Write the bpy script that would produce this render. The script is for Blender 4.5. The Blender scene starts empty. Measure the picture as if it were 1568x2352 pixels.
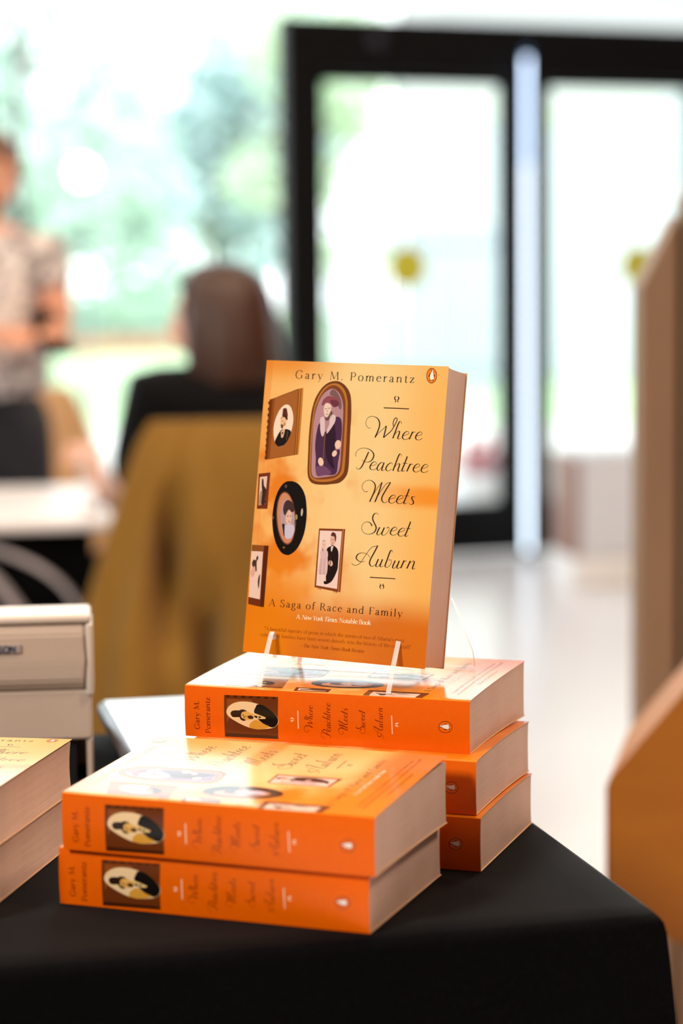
import bpy, bmesh, math, random
from mathutils import Vector, Matrix
C = bpy.context
SC = C.scene
random.seed(7)

# ------------------------------------------------------------------ camera, world, lights, exposure
PITCH, ROLL, CAM_H = 0.10165, -0.01042, 0.39372
cam_d = bpy.data.cameras.new('camera')
cam = bpy.data.objects.new('camera', cam_d)
SC.collection.objects.link(cam)
fw = Vector((0, math.cos(PITCH), -math.sin(PITCH)))
up0 = Vector((0, math.sin(PITCH), math.cos(PITCH)))
rt0 = Vector((1, 0, 0))
rt = rt0 * math.cos(ROLL) + up0 * math.sin(ROLL)
up = -rt0 * math.sin(ROLL) + up0 * math.cos(ROLL)
cm = Matrix.Identity(4)
for i in range(3):
    cm[i][0], cm[i][1], cm[i][2] = rt[i], up[i], -fw[i]
cm.translation = (0, 0, CAM_H)
cam.matrix_world = cm
cam_d.sensor_fit = 'VERTICAL'
cam_d.sensor_height = 36.0
cam_d.lens = 5000.07 / 2352 * 36.0
cam_d.dof.use_dof = True
cam_d.dof.focus_distance = 1.53
cam_d.dof.aperture_fstop = 3.2
cam_d.clip_end = 300
SC.camera = cam

SC.view_settings.view_transform = 'Standard'
SC.view_settings.look = 'None'
SC.view_settings.gamma = 1.0
SC.view_settings.exposure = 0.0
SC.cycles.use_denoising = True
SC.cycles.max_bounces = 10
SC.cycles.diffuse_bounces = 4
SC.cycles.glossy_bounces = 4
SC.cycles.transmission_bounces = 8
SC.cycles.transparent_max_bounces = 16
SC.cycles.caustics_refractive = False
SC.cycles.caustics_reflective = False
SC.cycles.sample_clamp_indirect = 6.0

w = bpy.data.worlds.new('overcast_sky')
SC.world = w
w.use_nodes = True
bg = w.node_tree.nodes['Background']
bg.inputs[0].default_value = (0.93, 0.97, 1.0, 1)
bg.inputs[1].default_value = 3.9


def area(name, loc, target, sx, sy, power, col):
    d = bpy.data.lights.new(name, 'AREA')
    d.shape = 'RECTANGLE'
    d.size, d.size_y = sx, sy
    d.energy = power
    d.color = col
    o = bpy.data.objects.new(name, d)
    SC.collection.objects.link(o)
    o.location = loc
    o.rotation_euler = (Vector(target) - Vector(loc)).to_track_quat('-Z', 'Y').to_euler()
    return o


area('unseen_lamp', (-3.0, -1.9, 3.0), (0, 1.5, 0), 0.9, 0.9, 240, (1.0, 0.92, 0.82))
area('unseen_lamp', (2.6, 0.6, 4.1), (0.2, 1.6, 0), 0.7, 0.7, 115, (1.0, 0.72, 0.54))  # added unseen warm lamp, tints the page edges
area('unseen_lamp', (-1.6, 3.0, 4.1), (-0.5, 4.4, -0.2), 0.8, 0.8, 90, (1.0, 0.82, 0.62))
area('unseen_lamp', (1.3, 3.6, 4.1), (0.8, 3.5, -0.7), 0.8, 0.8, 110, (1.0, 0.74, 0.54))  # added unseen lamp, warms the floor and panel at right


# ------------------------------------------------------------------ helpers
def lin(h):
    r = []
    for i in (0, 2, 4):
        c = int(h[i:i + 2], 16) / 255
        r.append(c / 12.92 if c <= 0.04045 else ((c + 0.055) / 1.055) ** 2.4)
    return (r[0], r[1], r[2], 1.0)


class N:
    """Small arithmetic on shader sockets."""
    def __init__(s, nt, sock):
        s.nt, s.s = nt, sock

    def _m(s, op, *a):
        n = s.nt.nodes.new('ShaderNodeMath')
        n.operation = op
        for i, v in enumerate((s,) + a):
            if isinstance(v, N):
                s.nt.links.new(v.s, n.inputs[i])
            else:
                n.inputs[i].default_value = v
        return N(s.nt, n.outputs[0])

    def __add__(s, o): return s._m('ADD', o)
    def __sub__(s, o): return s._m('SUBTRACT', o)
    def __mul__(s, o): return s._m('MULTIPLY', o)
    def __truediv__(s, o): return s._m('DIVIDE', o)
    def abs(s): return s._m('ABSOLUTE')
    def mx(s, o): return s._m('MAXIMUM', o)
    def mn(s, o): return s._m('MINIMUM', o)
    def sin(s): return s._m('SINE')

    def ramp(s, a, b):
        n = s.nt.nodes.new('ShaderNodeMapRange')
        n.interpolation_type = 'SMOOTHSTEP'
        n.inputs[1].default_value, n.inputs[2].default_value = a, b
        s.nt.links.new(s.s, n.inputs[0])
        return N(s.nt, n.outputs[0])


def mixc(nt, f, a, b):
    n = nt.nodes.new('ShaderNodeMix')
    n.data_type = 'RGBA'
    for sock, v in ((n.inputs[0], f), (n.inputs[6], a), (n.inputs[7], b)):
        if isinstance(v, N):
            nt.links.new(v.s, sock)
        elif hasattr(v, 'is_output'):
            nt.links.new(v, sock)
        else:
            sock.default_value = v
    return n.outputs[2]


def new_mat(name):
    m = bpy.data.materials.new(name)
    m.use_nodes = True
    nt = m.node_tree
    return m, nt, nt.nodes['Principled BSDF']


def coords(nt):
    t = nt.nodes.new('ShaderNodeTexCoord')
    s = nt.nodes.new('ShaderNodeSeparateXYZ')
    nt.links.new(t.outputs['Object'], s.inputs[0])
    return t.outputs['Object'], N(nt, s.outputs[0]), N(nt, s.outputs[1]), N(nt, s.outputs[2])


def noise(nt, vec, scale, detail=3, rough=0.5, stretch=None):
    if stretch:
        mp = nt.nodes.new('ShaderNodeMapping')
        mp.inputs['Scale'].default_value = stretch
        nt.links.new(vec, mp.inputs[0])
        vec = mp.outputs[0]
    n = nt.nodes.new('ShaderNodeTexNoise')
    n.inputs['Scale'].default_value = scale
    n.inputs['Detail'].default_value = detail
    n.inputs['Roughness'].default_value = rough
    nt.links.new(vec, n.inputs['Vector'])
    return N(nt, n.outputs[0])


def bump(nt, p, h, dist, strength=1.0):
    b = nt.nodes.new('ShaderNodeBump')
    b.inputs['Distance'].default_value = dist
    b.inputs['Strength'].default_value = strength
    nt.links.new(h.s, b.inputs['Height'])
    nt.links.new(b.outputs[0], p.inputs['Normal'])


def simple(name, hexa, rough=0.5, metal=0.0, spec=0.5, var=0.0, scale=30.0, bmp=0.0, coat=0.0):
    m, nt, p = new_mat(name)
    c = lin(hexa)
    p.inputs['Roughness'].default_value = rough
    p.inputs['Metallic'].default_value = metal
    p.inputs['Specular IOR Level'].default_value = spec
    p.inputs['Coat Weight'].default_value = coat
    v, x, y, z = coords(nt)
    n = noise(nt, v, scale)
    lo = tuple(k * (1 - var) for k in c[:3]) + (1,)
    hi = tuple(min(1, k * (1 + var)) for k in c[:3]) + (1,)
    nt.links.new(mixc(nt, n, lo, hi), p.inputs['Base Color'])
    if bmp:
        bump(nt, p, n, bmp)
    return m


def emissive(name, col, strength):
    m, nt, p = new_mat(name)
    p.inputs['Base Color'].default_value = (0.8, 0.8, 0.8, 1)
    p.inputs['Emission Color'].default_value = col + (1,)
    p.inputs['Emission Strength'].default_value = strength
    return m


def pane_mat(name, f0=0.02):
    m = bpy.data.materials.new(name)
    m.use_nodes = True
    nt = m.node_tree
    nt.nodes.clear()
    o = nt.nodes.new('ShaderNodeOutputMaterial')
    mx = nt.nodes.new('ShaderNodeMixShader')
    t = nt.nodes.new('ShaderNodeBsdfTransparent')
    t.inputs[0].default_value = (0.97, 0.99, 0.98, 1)
    g = nt.nodes.new('ShaderNodeBsdfGlossy')
    g.inputs['Roughness'].default_value = 0.02
    lw = nt.nodes.new('ShaderNodeLayerWeight')
    lw.inputs[0].default_value = 0.5
    fc = N(nt, lw.outputs['Facing'])
    f2 = fc * fc
    fr = f2 * f2 * fc * (1 - f0) + f0                     # Schlick, the same from either side
    nt.links.new(fr.s, mx.inputs[0])
    nt.links.new(t.outputs[0], mx.inputs[1])
    nt.links.new(g.outputs[0], mx.inputs[2])
    nt.links.new(mx.outputs[0], o.inputs[0])
    return m


def clear_mat(name, ior=1.49, col=(0.98, 0.985, 0.99, 1), rough=0.0):
    m, nt, p = new_mat(name)
    p.inputs['Base Color'].default_value = col
    p.inputs['Roughness'].default_value = rough
    p.inputs['IOR'].default_value = ior
    p.inputs['Transmission Weight'].default_value = 1.0
    return m


def link(name, me, mats, parent=None, smooth=False):
    o = bpy.data.objects.new(name, me)
    SC.collection.objects.link(o)
    for m in (mats if isinstance(mats, (list, tuple)) else [mats]):
        me.materials.append(m)
    if parent:
        o.parent = parent
    if smooth:
        for p in me.polygons:
            p.use_smooth = True
    return o


def obj(name, bm, mats, parent=None, smooth=False):
    me = bpy.data.meshes.new(name)
    bmesh.ops.recalc_face_normals(bm, faces=bm.faces)
    for e in bm.edges:
        if len(e.link_faces) == 2 and e.calc_face_angle(0) > 0.6:
            e.smooth = False
    bm.to_mesh(me)
    bm.free()
    return link(name, me, mats, parent, smooth)


def empty(name, mat):
    o = bpy.data.objects.new(name, None)
    o.empty_display_size = 0.05
    SC.collection.objects.link(o)
    o.matrix_world = mat if isinstance(mat, Matrix) else Matrix.Translation(mat)
    return o


def tag(o, label, cat, group=None):
    o['label'] = label
    o['category'] = cat
    if group:
        o['group'] = group
    return o


def struct(o):
    o['kind'] = 'structure'
    return o


def box(bm, x0, x1, y0, y1, z0, z1, bev=0.0, seg=2, mi=0):
    vs = [bm.verts.new(p) for p in ((x0, y0, z0), (x1, y0, z0), (x1, y1, z0), (x0, y1, z0),
                                    (x0, y0, z1), (x1, y0, z1), (x1, y1, z1), (x0, y1, z1))]
    fs = [bm.faces.new([vs[i] for i in q]) for q in
          ((3, 2, 1, 0), (4, 5, 6, 7), (0, 1, 5, 4), (1, 2, 6, 5), (2, 3, 7, 6), (3, 0, 4, 7))]
    for f in fs:
        f.material_index = mi
    if bev:
        es = list({e for f in fs for e in f.edges})
        bmesh.ops.bevel(bm, geom=es, offset=bev, segments=seg, affect='EDGES', profile=0.5)
    return bm


def B():
    return bmesh.new()


def prism(bm, poly, fn0, fn1):
    """poly points mapped through fn0 (near side) and fn1 (far side)."""
    a = [bm.verts.new(fn0(p)) for p in poly]
    b = [bm.verts.new(fn1(p)) for p in poly]
    bm.faces.new(a)
    bm.faces.new(b[::-1])
    n = len(poly)
    for i in range(n):
        bm.faces.new((a[i], b[i], b[(i + 1) % n], a[(i + 1) % n]))
    return bm


def tube(bm, pts, r, n=10, cap=True):
    pts = [Vector(p) for p in pts]
    rings = []
    for i, p in enumerate(pts):
        d = (pts[min(i + 1, len(pts) - 1)] - pts[max(i - 1, 0)]).normalized()
        a = d.orthogonal().normalized() if i == 0 else (a - d * a.dot(d)).normalized()
        b = d.cross(a)
        rr = r[i] if isinstance(r, (list, tuple)) else r
        rings.append([bm.verts.new(p + (a * math.cos(2 * math.pi * k / n) + b * math.sin(2 * math.pi * k / n)) * rr) for k in range(n)])
    for r0, r1 in zip(rings, rings[1:]):
        for k in range(n):
            bm.faces.new((r0[k], r0[(k + 1) % n], r1[(k + 1) % n], r1[k]))
    if cap:
        bm.faces.new(rings[0][::-1])
        bm.faces.new(rings[-1])
    return bm


def lathe(bm, prof, c=(0, 0, 0), n=24):
    rings = []
    for r, z in prof:
        rings.append([bm.verts.new((c[0] + max(r, 1e-4) * math.cos(2 * math.pi * k / n), c[1] + max(r, 1e-4) * math.sin(2 * math.pi * k / n), c[2] + z)) for k in range(n)])
    for r0, r1 in zip(rings, rings[1:]):
        for k in range(n):
            bm.faces.new((r0[k], r0[(k + 1) % n], r1[(k + 1) % n], r1[k]))
    bm.faces.new(rings[0][::-1])
    bm.faces.new(rings[-1])
    return bm


def ball(bm, c, rx, ry=None, rz=None, seg=16):
    ry, rz = ry or rx, rz or rx
    bmesh.ops.create_uvsphere(bm, u_segments=seg, v_segments=seg // 2 + 2, radius=1,
                              matrix=Matrix.Translation(c) @ Matrix.Diagonal((rx, ry, rz, 1)))
    return bm


def loft(bm, loops, close_top=True, close_bot=True):
    rs = [[bm.verts.new(p) for p in lp] for lp in loops]
    n = len(rs[0])
    for a, b in zip(rs, rs[1:]):
        for k in range(n):
            bm.faces.new((a[k], a[(k + 1) % n], b[(k + 1) % n], b[k]))
    if close_bot:
        bm.faces.new(rs[0][::-1])
    if close_top:
        bm.faces.new(rs[-1])
    return bm


def skin(name, nodes, mat, parent=None, sub=2, root=0):
    """nodes: list of (pos, radius or (rx,ry), parent index) -> one continuous body."""
    me = bpy.data.meshes.new(name)
    me.from_pydata([n[0] for n in nodes], [(i, n[2]) for i, n in enumerate(nodes) if n[2] is not None], [])
    o = link(name, me, mat, parent)
    md = o.modifiers.new('skin', 'SKIN')
    md.use_smooth_shade = True
    for i, n in enumerate(nodes):
        r = n[1] if isinstance(n[1], tuple) else (n[1], n[1])
        me.skin_vertices[0].data[i].radius = r
        me.skin_vertices[0].data[i].use_root = (i == root)
    s = o.modifiers.new('sub', 'SUBSURF')
    s.levels = s.render_levels = sub
    return o


def catmull(pts, n=6):
    P = [Vector(p) for p in pts]
    if len(P) < 3:
        return [P[0].lerp(P[-1], k / 3) for k in range(4)]
    out = []
    for i in range(len(P) - 1):
        p0 = P[i - 1] if i else P[0] * 2 - P[1]
        p1, p2 = P[i], P[i + 1]
        p3 = P[i + 2] if i + 2 < len(P) else P[-1] * 2 - P[-2]
        for k in range(n):
            t = k / n
            out.append(0.5 * ((2 * p1) + (p2 - p0) * t + (2 * p0 - 5 * p1 + 4 * p2 - p3) * t * t + (3 * p1 - p0 - 3 * p2 + p3) * t ** 3))
    out.append(P[-1])
    return out


# ------------------------------------------------------------------ lettering: pen strokes with thick and thin
def ribbon(pts, wf):
    """pts 2-D points, wf(dir) -> width; gives quads."""
    n = len(pts)
    ds = [(pts[min(i + 1, n - 1)] - pts[max(i - 1, 0)]) for i in range(n)]
    ds = [d.normalized() if d.length > 1e-9 else Vector((1, 0)) for d in ds]
    ws = [wf(d) for d in ds]
    ws = [sum(ws[max(0, i - 2):i + 3]) / len(ws[max(0, i - 2):i + 3]) for i in range(n)]
    L_ = [p + Vector((-d.y, d.x)) * (wd / 2) for p, d, wd in zip(pts, ds, ws)]
    R_ = [p - Vector((-d.y, d.x)) * (wd / 2) for p, d, wd in zip(pts, ds, ws)]
    return [(L_[i], R_[i], R_[i + 1], L_[i + 1]) for i in range(n - 1)]


def roman(d):
    return 0.026 + 0.062 * abs(d.y) ** 1.3


X_ = 0.43
GL = {
 'a': (.42, ['c.07,.33 .1,.4 .2,.43 .29,.38 .3,.28 .3,.08 .33,.01 .4,.03', 'c.3,.26 .16,.22 .06,.13 .08,.03 .17,0 .26,.05 .3,.11'], []),
 'b': (.48, ['l.1,.7 .1,.04', 'c.1,.3 .2,.42 .33,.42 .43,.3 .43,.14 .33,.01 .2,0 .1,.1'], ['t.07,.69']),
 'c': (.4, ['c.36,.34 .28,.42 .18,.43 .07,.33 .05,.2 .1,.06 .22,0 .36,.08'], []),
 'd': (.5, ['l.39,.7 .39,.01', 'c.39,.36 .28,.43 .15,.41 .05,.28 .05,.14 .14,.01 .27,.01 .39,.1'], ['t.36,.69', 't.43,.01']),
 'e': (.42, ['c.07,.25 .22,.26 .37,.27 .36,.36 .27,.43 .16,.42 .06,.3 .05,.17 .11,.04 .22,0 .38,.08'], []),
 'f': (.3, ['c.33,.64 .27,.7 .18,.66 .14,.55 .14,.4 .14,.02', 'l.04,.42 .27,.42'], ['s.14,0']),
 'g': (.43, ['c.2,.43 .09,.38 .07,.28 .11,.18 .2,.15 .3,.19 .32,.3 .29,.4 .2,.43', 'c.14,.15 .08,.08 .14,.03 .3,.01 .38,-.08 .33,-.2 .18,-.24 .05,-.18 .05,-.08 .12,-.01', 'l.3,.39 .4,.42'], []),
 'h': (.52, ['l.1,.7 .1,0', 'c.1,.28 .2,.4 .32,.43 .41,.34 .41,.2 .41,0'], ['s.1,0', 's.41,0', 't.07,.69']),
 'i': (.25, ['l.12,.43 .12,0', 'd.12,.62'], ['s.12,0', 't.09,.42']),
 'k': (.49, ['l.1,.7 .1,0', 'l.38,.42 .11,.2', 'l.2,.27 .42,0'], ['s.1,0', 's.42,0', 's.38,.43', 't.07,.69']),
 'l': (.25, ['l.12,.7 .12,0'], ['s.12,0', 't.09,.69']),
 'm': (.78, ['l.1,.43 .1,0', 'c.1,.28 .2,.4 .3,.43 .38,.34 .38,.2 .38,0', 'c.38,.28 .48,.4 .58,.43 .66,.34 .66,.2 .66,0'], ['s.1,0', 's.38,0', 's.66,0', 't.07,.42']),
 'n': (.52, ['l.1,.43 .1,0', 'c.1,.28 .2,.4 .32,.43 .41,.34 .41,.2 .41,0'], ['s.1,0', 's.41,0', 't.07,.42']),
 'o': (.48, ['c.24,.43 .1,.38 .05,.22 .1,.05 .24,0 .38,.05 .43,.22 .38,.38 .24,.43'], []),
 'p': (.49, ['l.1,.43 .1,-.22', 'c.1,.3 .2,.42 .33,.42 .43,.3 .43,.14 .33,.01 .2,0 .1,.1'], ['s.1,-.22', 't.07,.42']),
 'r': (.36, ['l.1,.43 .1,0', 'c.1,.26 .18,.38 .28,.43 .33,.38'], ['s.1,0', 't.07,.42']),
 's': (.36, ['c.3,.36 .2,.43 .1,.4 .07,.32 .13,.25 .25,.19 .3,.1 .24,.01 .14,0 .05,.08'], []),
 't': (.3, ['c.14,.55 .14,.3 .14,.08 .19,0 .28,.05', 'l.03,.42 .27,.42'], []),
 'u': (.52, ['c.1,.43 .1,.2 .11,.06 .2,0 .32,.04 .41,.14', 'l.41,.43 .41,0'], ['t.07,.42', 't.38,.42', 't.44,.01']),
 'v': (.46, ['l.06,.42 .23,0', 'h.23,0 .4,.42'], ['s.06,.43', 's.4,.43']),
 'w': (.68, ['l.06,.42 .2,0', 'h.2,0 .34,.42', 'l.34,.42 .48,0', 'h.48,0 .62,.42'], ['s.06,.43', 's.62,.43']),
 'y': (.46, ['l.06,.42 .24,.02', 'h.41,.42 .24,0 .16,-.18 .06,-.22'], ['s.06,.43', 's.41,.43']),
 'z': (.4, ['l.06,.42 .35,.42', 'H.35,.42 .05,.01', 'l.05,.01 .36,.01'], ['t.06,.38', 't.36,.05']),
 'A': (.66, ['h.06,0 .32,.68', 'l.32,.68 .6,0', 'l.16,.24 .5,.24'], ['s.06,0', 's.6,0']),
 'B': (.56, ['l.12,.66 .12,0', 'c.12,.66 .34,.65 .42,.52 .36,.38 .12,.35', 'c.12,.35 .4,.34 .5,.19 .4,.02 .12,0'], ['s.08,.66', 's.08,0']),
 'F': (.52, ['l.12,.66 .12,0', 'l.12,.66 .48,.66', 'l.12,.35 .38,.35'], ['s.12,0', 't.48,.61']),
 'G': (.7, ['c.58,.52 .52,.63 .36,.68 .16,.6 .05,.36 .12,.1 .34,-.01 .58,.08', 'l.58,.27 .58,.06'], ['s.56,.28']),
 'M': (.84, ['h.1,0 .16,.66', 'l.16,.66 .42,.06', 'h.42,.06 .7,.66', 'l.7,.66 .75,0'], ['s.1,0', 's.75,0', 't.13,.66', 't.72,.66']),
 'N': (.72, ['h.12,0 .12,.66', 'l.12,.66 .6,.0', 'h.6,0 .6,.66'], ['s.12,0', 's.6,.66', 't.09,.66']),
 'P': (.54, ['l.12,.66 .12,0', 'c.12,.66 .36,.65 .47,.5 .38,.33 .12,.3'], ['s.12,0', 't.08,.66']),
 'R': (.62, ['l.12,.66 .12,0', 'c.12,.66 .34,.65 .44,.52 .36,.37 .12,.34', 'l.3,.35 .58,0'], ['s.12,0', 's.58,0', 't.08,.66']),
 'S': (.5, ['c.4,.54 .34,.64 .22,.68 .1,.6 .09,.48 .2,.38 .36,.28 .43,.16 .36,.03 .22,-.01 .08,.06 .05,.16'], []),
 'T': (.6, ['l.3,.66 .3,0', 'l.05,.66 .55,.66'], ['s.3,0', 't.05,.62', 't.55,.62']),
 'Y': (.62, ['l.06,.66 .31,.3', 'h.56,.66 .31,.3', 'l.31,.3 .31,0'], ['s.31,0', 's.06,.66', 's.56,.66']),
 '.': (.2, ['d.1,.04'], []), "'": (.16, ['l.08,.7 .07,.52'], []), ' ': (.25, [], []),
 '\u201c': (.32, ['l.08,.54 .12,.7', 'l.2,.54 .24,.7'], []), '\u201d': (.32, ['l.08,.54 .12,.7', 'l.2,.54 .24,.7'], []),
 '\u2014': (.8, ['l.05,.24 .75,.24'], []),
}


def pts_of(s):
    return [Vector(tuple(float(k) for k in q.split(','))) for q in s[1:].split(' ')]


def text_quads(txt, a, b, size, style='r', heavy=1.0):
    """Serif text set from baseline start a to baseline end b (2-D), tracked to fill the width."""
    a, b = Vector(a), Vector(b)
    ax = (b - a).normalized()
    ay = Vector((-ax.y, ax.x))
    adv = sum(GL[c][0] for c in txt) * size
    track = ((b - a).length - adv) / max(1, len(txt) - 1)
    sh = 0.22 if style == 'i' else 0.0
    hv = heavy * (1.35 if style == 'b' else 1.15 if style == 'i' else 1.0)
    out, x = [], 0.0
    for ch in txt:
        wd, strokes, serifs = GL[ch]
        qs = []
        for s in strokes:
            p = pts_of(s)
            if s[0] == 'd':
                r = 0.055 * hv
                c = p[0]
                qs.append(tuple(c + Vector(k) * r for k in ((-1, -.4), (.4, -1), (1, .4), (-.4, 1))))
                continue
            if s[0] == 'c':
                p = catmull(p, 5)
            elif len(p) == 2:
                p = [p[0].lerp(p[1], k / 3) for k in range(4)]
            elif s[0] == 'h':
                p = catmull(p, 5)
            f = (lambda d: 0.03 * hv) if s[0] == 'h' else ((lambda d: 0.085 * hv) if s[0] == 'H' else (lambda d: roman(d) * hv))
            qs += ribbon(p, f)
        for s in serifs:
            c = pts_of(s)[0]
            wx, hy = (0.085, 0.028) if s[0] == 's' else (0.05, 0.05)
            wx, hy = wx * (0.8 + .2 * hv), hy * hv * .5
            dy = 0.012 if c.y < 0.1 else -0.012
            qs.append(tuple(c + Vector((sx * wx, sy * hy + dy)) for sx, sy in ((-1, -1), (1, -1), (1, 1), (-1, 1))))
        for q in qs:
            out.append([a + ax * (x + (k.x + sh * k.y) * size) + ay * (k.y * size) for k in q])
        x += wd * size + track
    return out


def script_width(kind, thick, thin):
    if kind == 'h':
        return lambda d: thin * 1.15
    if kind == 'g':
        return lambda d: thin * 1.15 + (thick - thin) * (0.45 if d.y > 0.6 or d.y < 0 else 0)
    def f(d):
        t = max(0.0, -d.y)
        return thin + (thick - thin) * min(1.0, t ** 1.5 * 1.15)
    return f

# ------------------------------------------------------------------ the room
FL, CE = -0.74, 4.4
TH = math.radians(20)
WM = Matrix.Translation((-0.17, 8.9, 0)) @ Matrix.Rotation(TH, 4, 'Z')     # glazed front: x runs along it


def wy(x):
    return 8.9 + (x + 0.17) * math.tan(TH)


def floor_mat():
    m, nt, p = new_mat('polished_concrete')
    v, x, y, z = coords(nt)
    n = noise(nt, v, 1.2, 2, 0.5)
    n2 = noise(nt, v, 60, 2)
    nt.links.new(mixc(nt, n, lin('cfcacc'), lin('e4e1e4')), p.inputs['Base Color'])
    p.inputs['Roughness'].default_value = 0.25
    p.inputs['Specular IOR Level'].default_value = 0.6
    return m


bm = B()
x0, x1, yb = -7.0, 9.0, -4.0
prism(bm, [(x0, yb), (x1, yb), (x1, wy(x1)), (x0, wy(x0))], lambda q: (q[0], q[1], FL - 0.1), lambda q: (q[0], q[1], FL))
struct(obj('floor', bm, floor_mat()))
bm = B()
prism(bm, [(x0, yb), (x1, yb), (x1, wy(x1)), (x0, wy(x0))], lambda q: (q[0], q[1], CE), lambda q: (q[0], q[1], CE + 0.1))
struct(obj('ceiling', bm, simple('ceiling_paint', '9a8c7c', 0.9, var=0.03, scale=4)))
wallm = simple('wall_paint', '5a4a3c', 0.9, var=0.04, scale=3)
for nm, a in (('wall_left', (x0 - 0.1, x0, yb, wy(x0) - 0.1)), ('wall_right', (x1, x1 + 0.1, yb, wy(x1))), ('wall_back', (x0, x1, yb - 0.1, yb))):
    bm = B()
    box(bm, *a, FL, CE)
    struct(obj(nm, bm, simple('walnut_panelling', '80502e', 0.6, var=0.15, scale=5) if nm == 'wall_right' else wallm))

black = simple('black_door_metal', '07080a', 0.6, var=0.2, scale=8, spec=0.15)
grey_metal = simple('grey_mullion_metal', '6c7078', 0.4, 0.3, var=0.1)
pane = pane_mat('window_glass')
H0, H1 = 1.265, 1.475                                               # door head


def wall_obj(name, bms, kids=()):
    o = obj(name, bms[0], bms[1])
    o.matrix_world = WM
    for n, b, m in kids:
        obj(n, b, m, o)
    return struct(o)


def pane_box(a, b, z0, z1):
    bm = B()
    box(bm, a, b, -0.006, 0.006, z0, z1)
    return bm


# header over the doors, posts, transoms
bm = B()
box(bm, -0.04, 2.10, -0.05, 0.05, H0, H1, 0.004)
box(bm, -0.06, 0.095, -0.06, 0.06, FL, H1, 0.004)
box(bm, 2.0, 2.12, -0.06, 0.06, FL, H1, 0.004)
head = wall_obj('trim_1', (bm, black))
bm = B()
box(bm, 0.30, 0.36, -0.075, -0.049, 1.375, 1.435, 0.01)
obj('door_sensor', bm, simple('sensor_plastic', '3a3c48', 0.2), head)
bm = B()
for a, b in ((-7.3, -7.2), (9.6, 9.7)):
    box(bm, a, b, -0.05, 0.05, FL, CE)
box(bm, -7.2, 9.6, -0.05, 0.05, CE - 0.06, CE)
wall_obj('trim_2', (bm, black))
# fixed panes left of the doors
for i, (a, b) in enumerate(((-7.2, -4.2), (-4.2, -2.62), (-2.62, -1.132), (-1.132, -0.06))):
    bm = B()
    for s in (a, b - 0.0001):
        if s > -0.2 or s < -7.1:
            continue
        box(bm, s - 0.010, s + 0.012, -0.03, 0.03, FL, CE - 0.06)
    box(bm, a, b, -0.03, 0.03, FL, FL + 0.03)
    wall_obj('window_%d' % (i + 1), (bm, grey_metal), [('glass_pane', pane_box(a + 0.01, b - 0.01, FL + 0.03, CE - 0.06), pane)])
for i, (a, b) in enumerate(((2.12, 5.0), (5.0, 9.6))):
    bm = B()
    box(bm, b - 0.03, b, -0.03, 0.03, FL, CE - 0.06)
    box(bm, a, b, -0.03, 0.03, FL, FL + 0.03)
    wall_obj('window_%d' % (i + 5), (bm, grey_metal), [('glass_pane', pane_box(a + 0.01, b - 0.03, FL + 0.03, CE - 0.06), pane)])
bm = B()
box(bm, -0.06, 2.12, -0.02, 0.02, H1, H1 + 0.015)
wall_obj('window_7', (bm, black), [('glass_pane', pane_box(-0.04, 2.1, H1 + 0.015, CE - 0.06), pane)])
olive = simple('olive_vinyl', 'ccc83c', 0.5)
for i, (a, b, sx) in enumerate(((0.095, 1.012, 0.478), (1.020, 2.0, 1.545))):
    bm = B()
    sl, sr = (0.02, 0.115) if i == 0 else (0.105, 0.09)
    box(bm, a, a + sl, -0.025, 0.025, FL + 0.012, H0 - 0.004, 0.003)
    box(bm, b - sr, b, -0.025, 0.025, FL + 0.012, H0 - 0.004, 0.003)
    box(bm, a + sl, b - sr, -0.025, 0.025, FL + 0.012, -0.505, 0.003)
    box(bm, a + sl, b - sr, -0.025, 0.025, H0 - 0.035, H0 - 0.004, 0.003)
    bs = B()
    bmesh.ops.create_cone(bs, cap_ends=True, segments=32, radius1=0.086, radius2=0.086, depth=0.004,
                          matrix=Matrix.Translation((sx, -0.010, 0.485)) @ Matrix.Rotation(math.pi / 2, 4, 'X'))
    d = wall_obj('door_%d' % (i + 1), (bm, black), [('glass_pane', pane_box(a + sl, b - sr, -0.505, H0 - 0.035), pane), ('round_sticker', bs, olive)])

# added glowing tube standing in for the bright line between the doors
t = tag(empty('glow_stand_in', WM @ Matrix.Translation((0.952, -0.16, 0))), 'added slim glowing tube standing in for the bright blue-white line between the two glass doors', 'light strip')
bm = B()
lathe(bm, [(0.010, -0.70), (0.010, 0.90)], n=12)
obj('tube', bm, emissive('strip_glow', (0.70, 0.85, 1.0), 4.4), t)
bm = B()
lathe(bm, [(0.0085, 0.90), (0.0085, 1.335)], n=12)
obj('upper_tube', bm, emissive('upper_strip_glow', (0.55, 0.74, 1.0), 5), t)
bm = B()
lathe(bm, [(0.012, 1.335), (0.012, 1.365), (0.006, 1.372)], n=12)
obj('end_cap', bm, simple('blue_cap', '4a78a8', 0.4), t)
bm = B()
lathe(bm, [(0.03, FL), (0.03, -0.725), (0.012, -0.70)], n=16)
obj('foot', bm, simple('steel_foot', 'b8c4d4', 0.3, 0.8), t)

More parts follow.
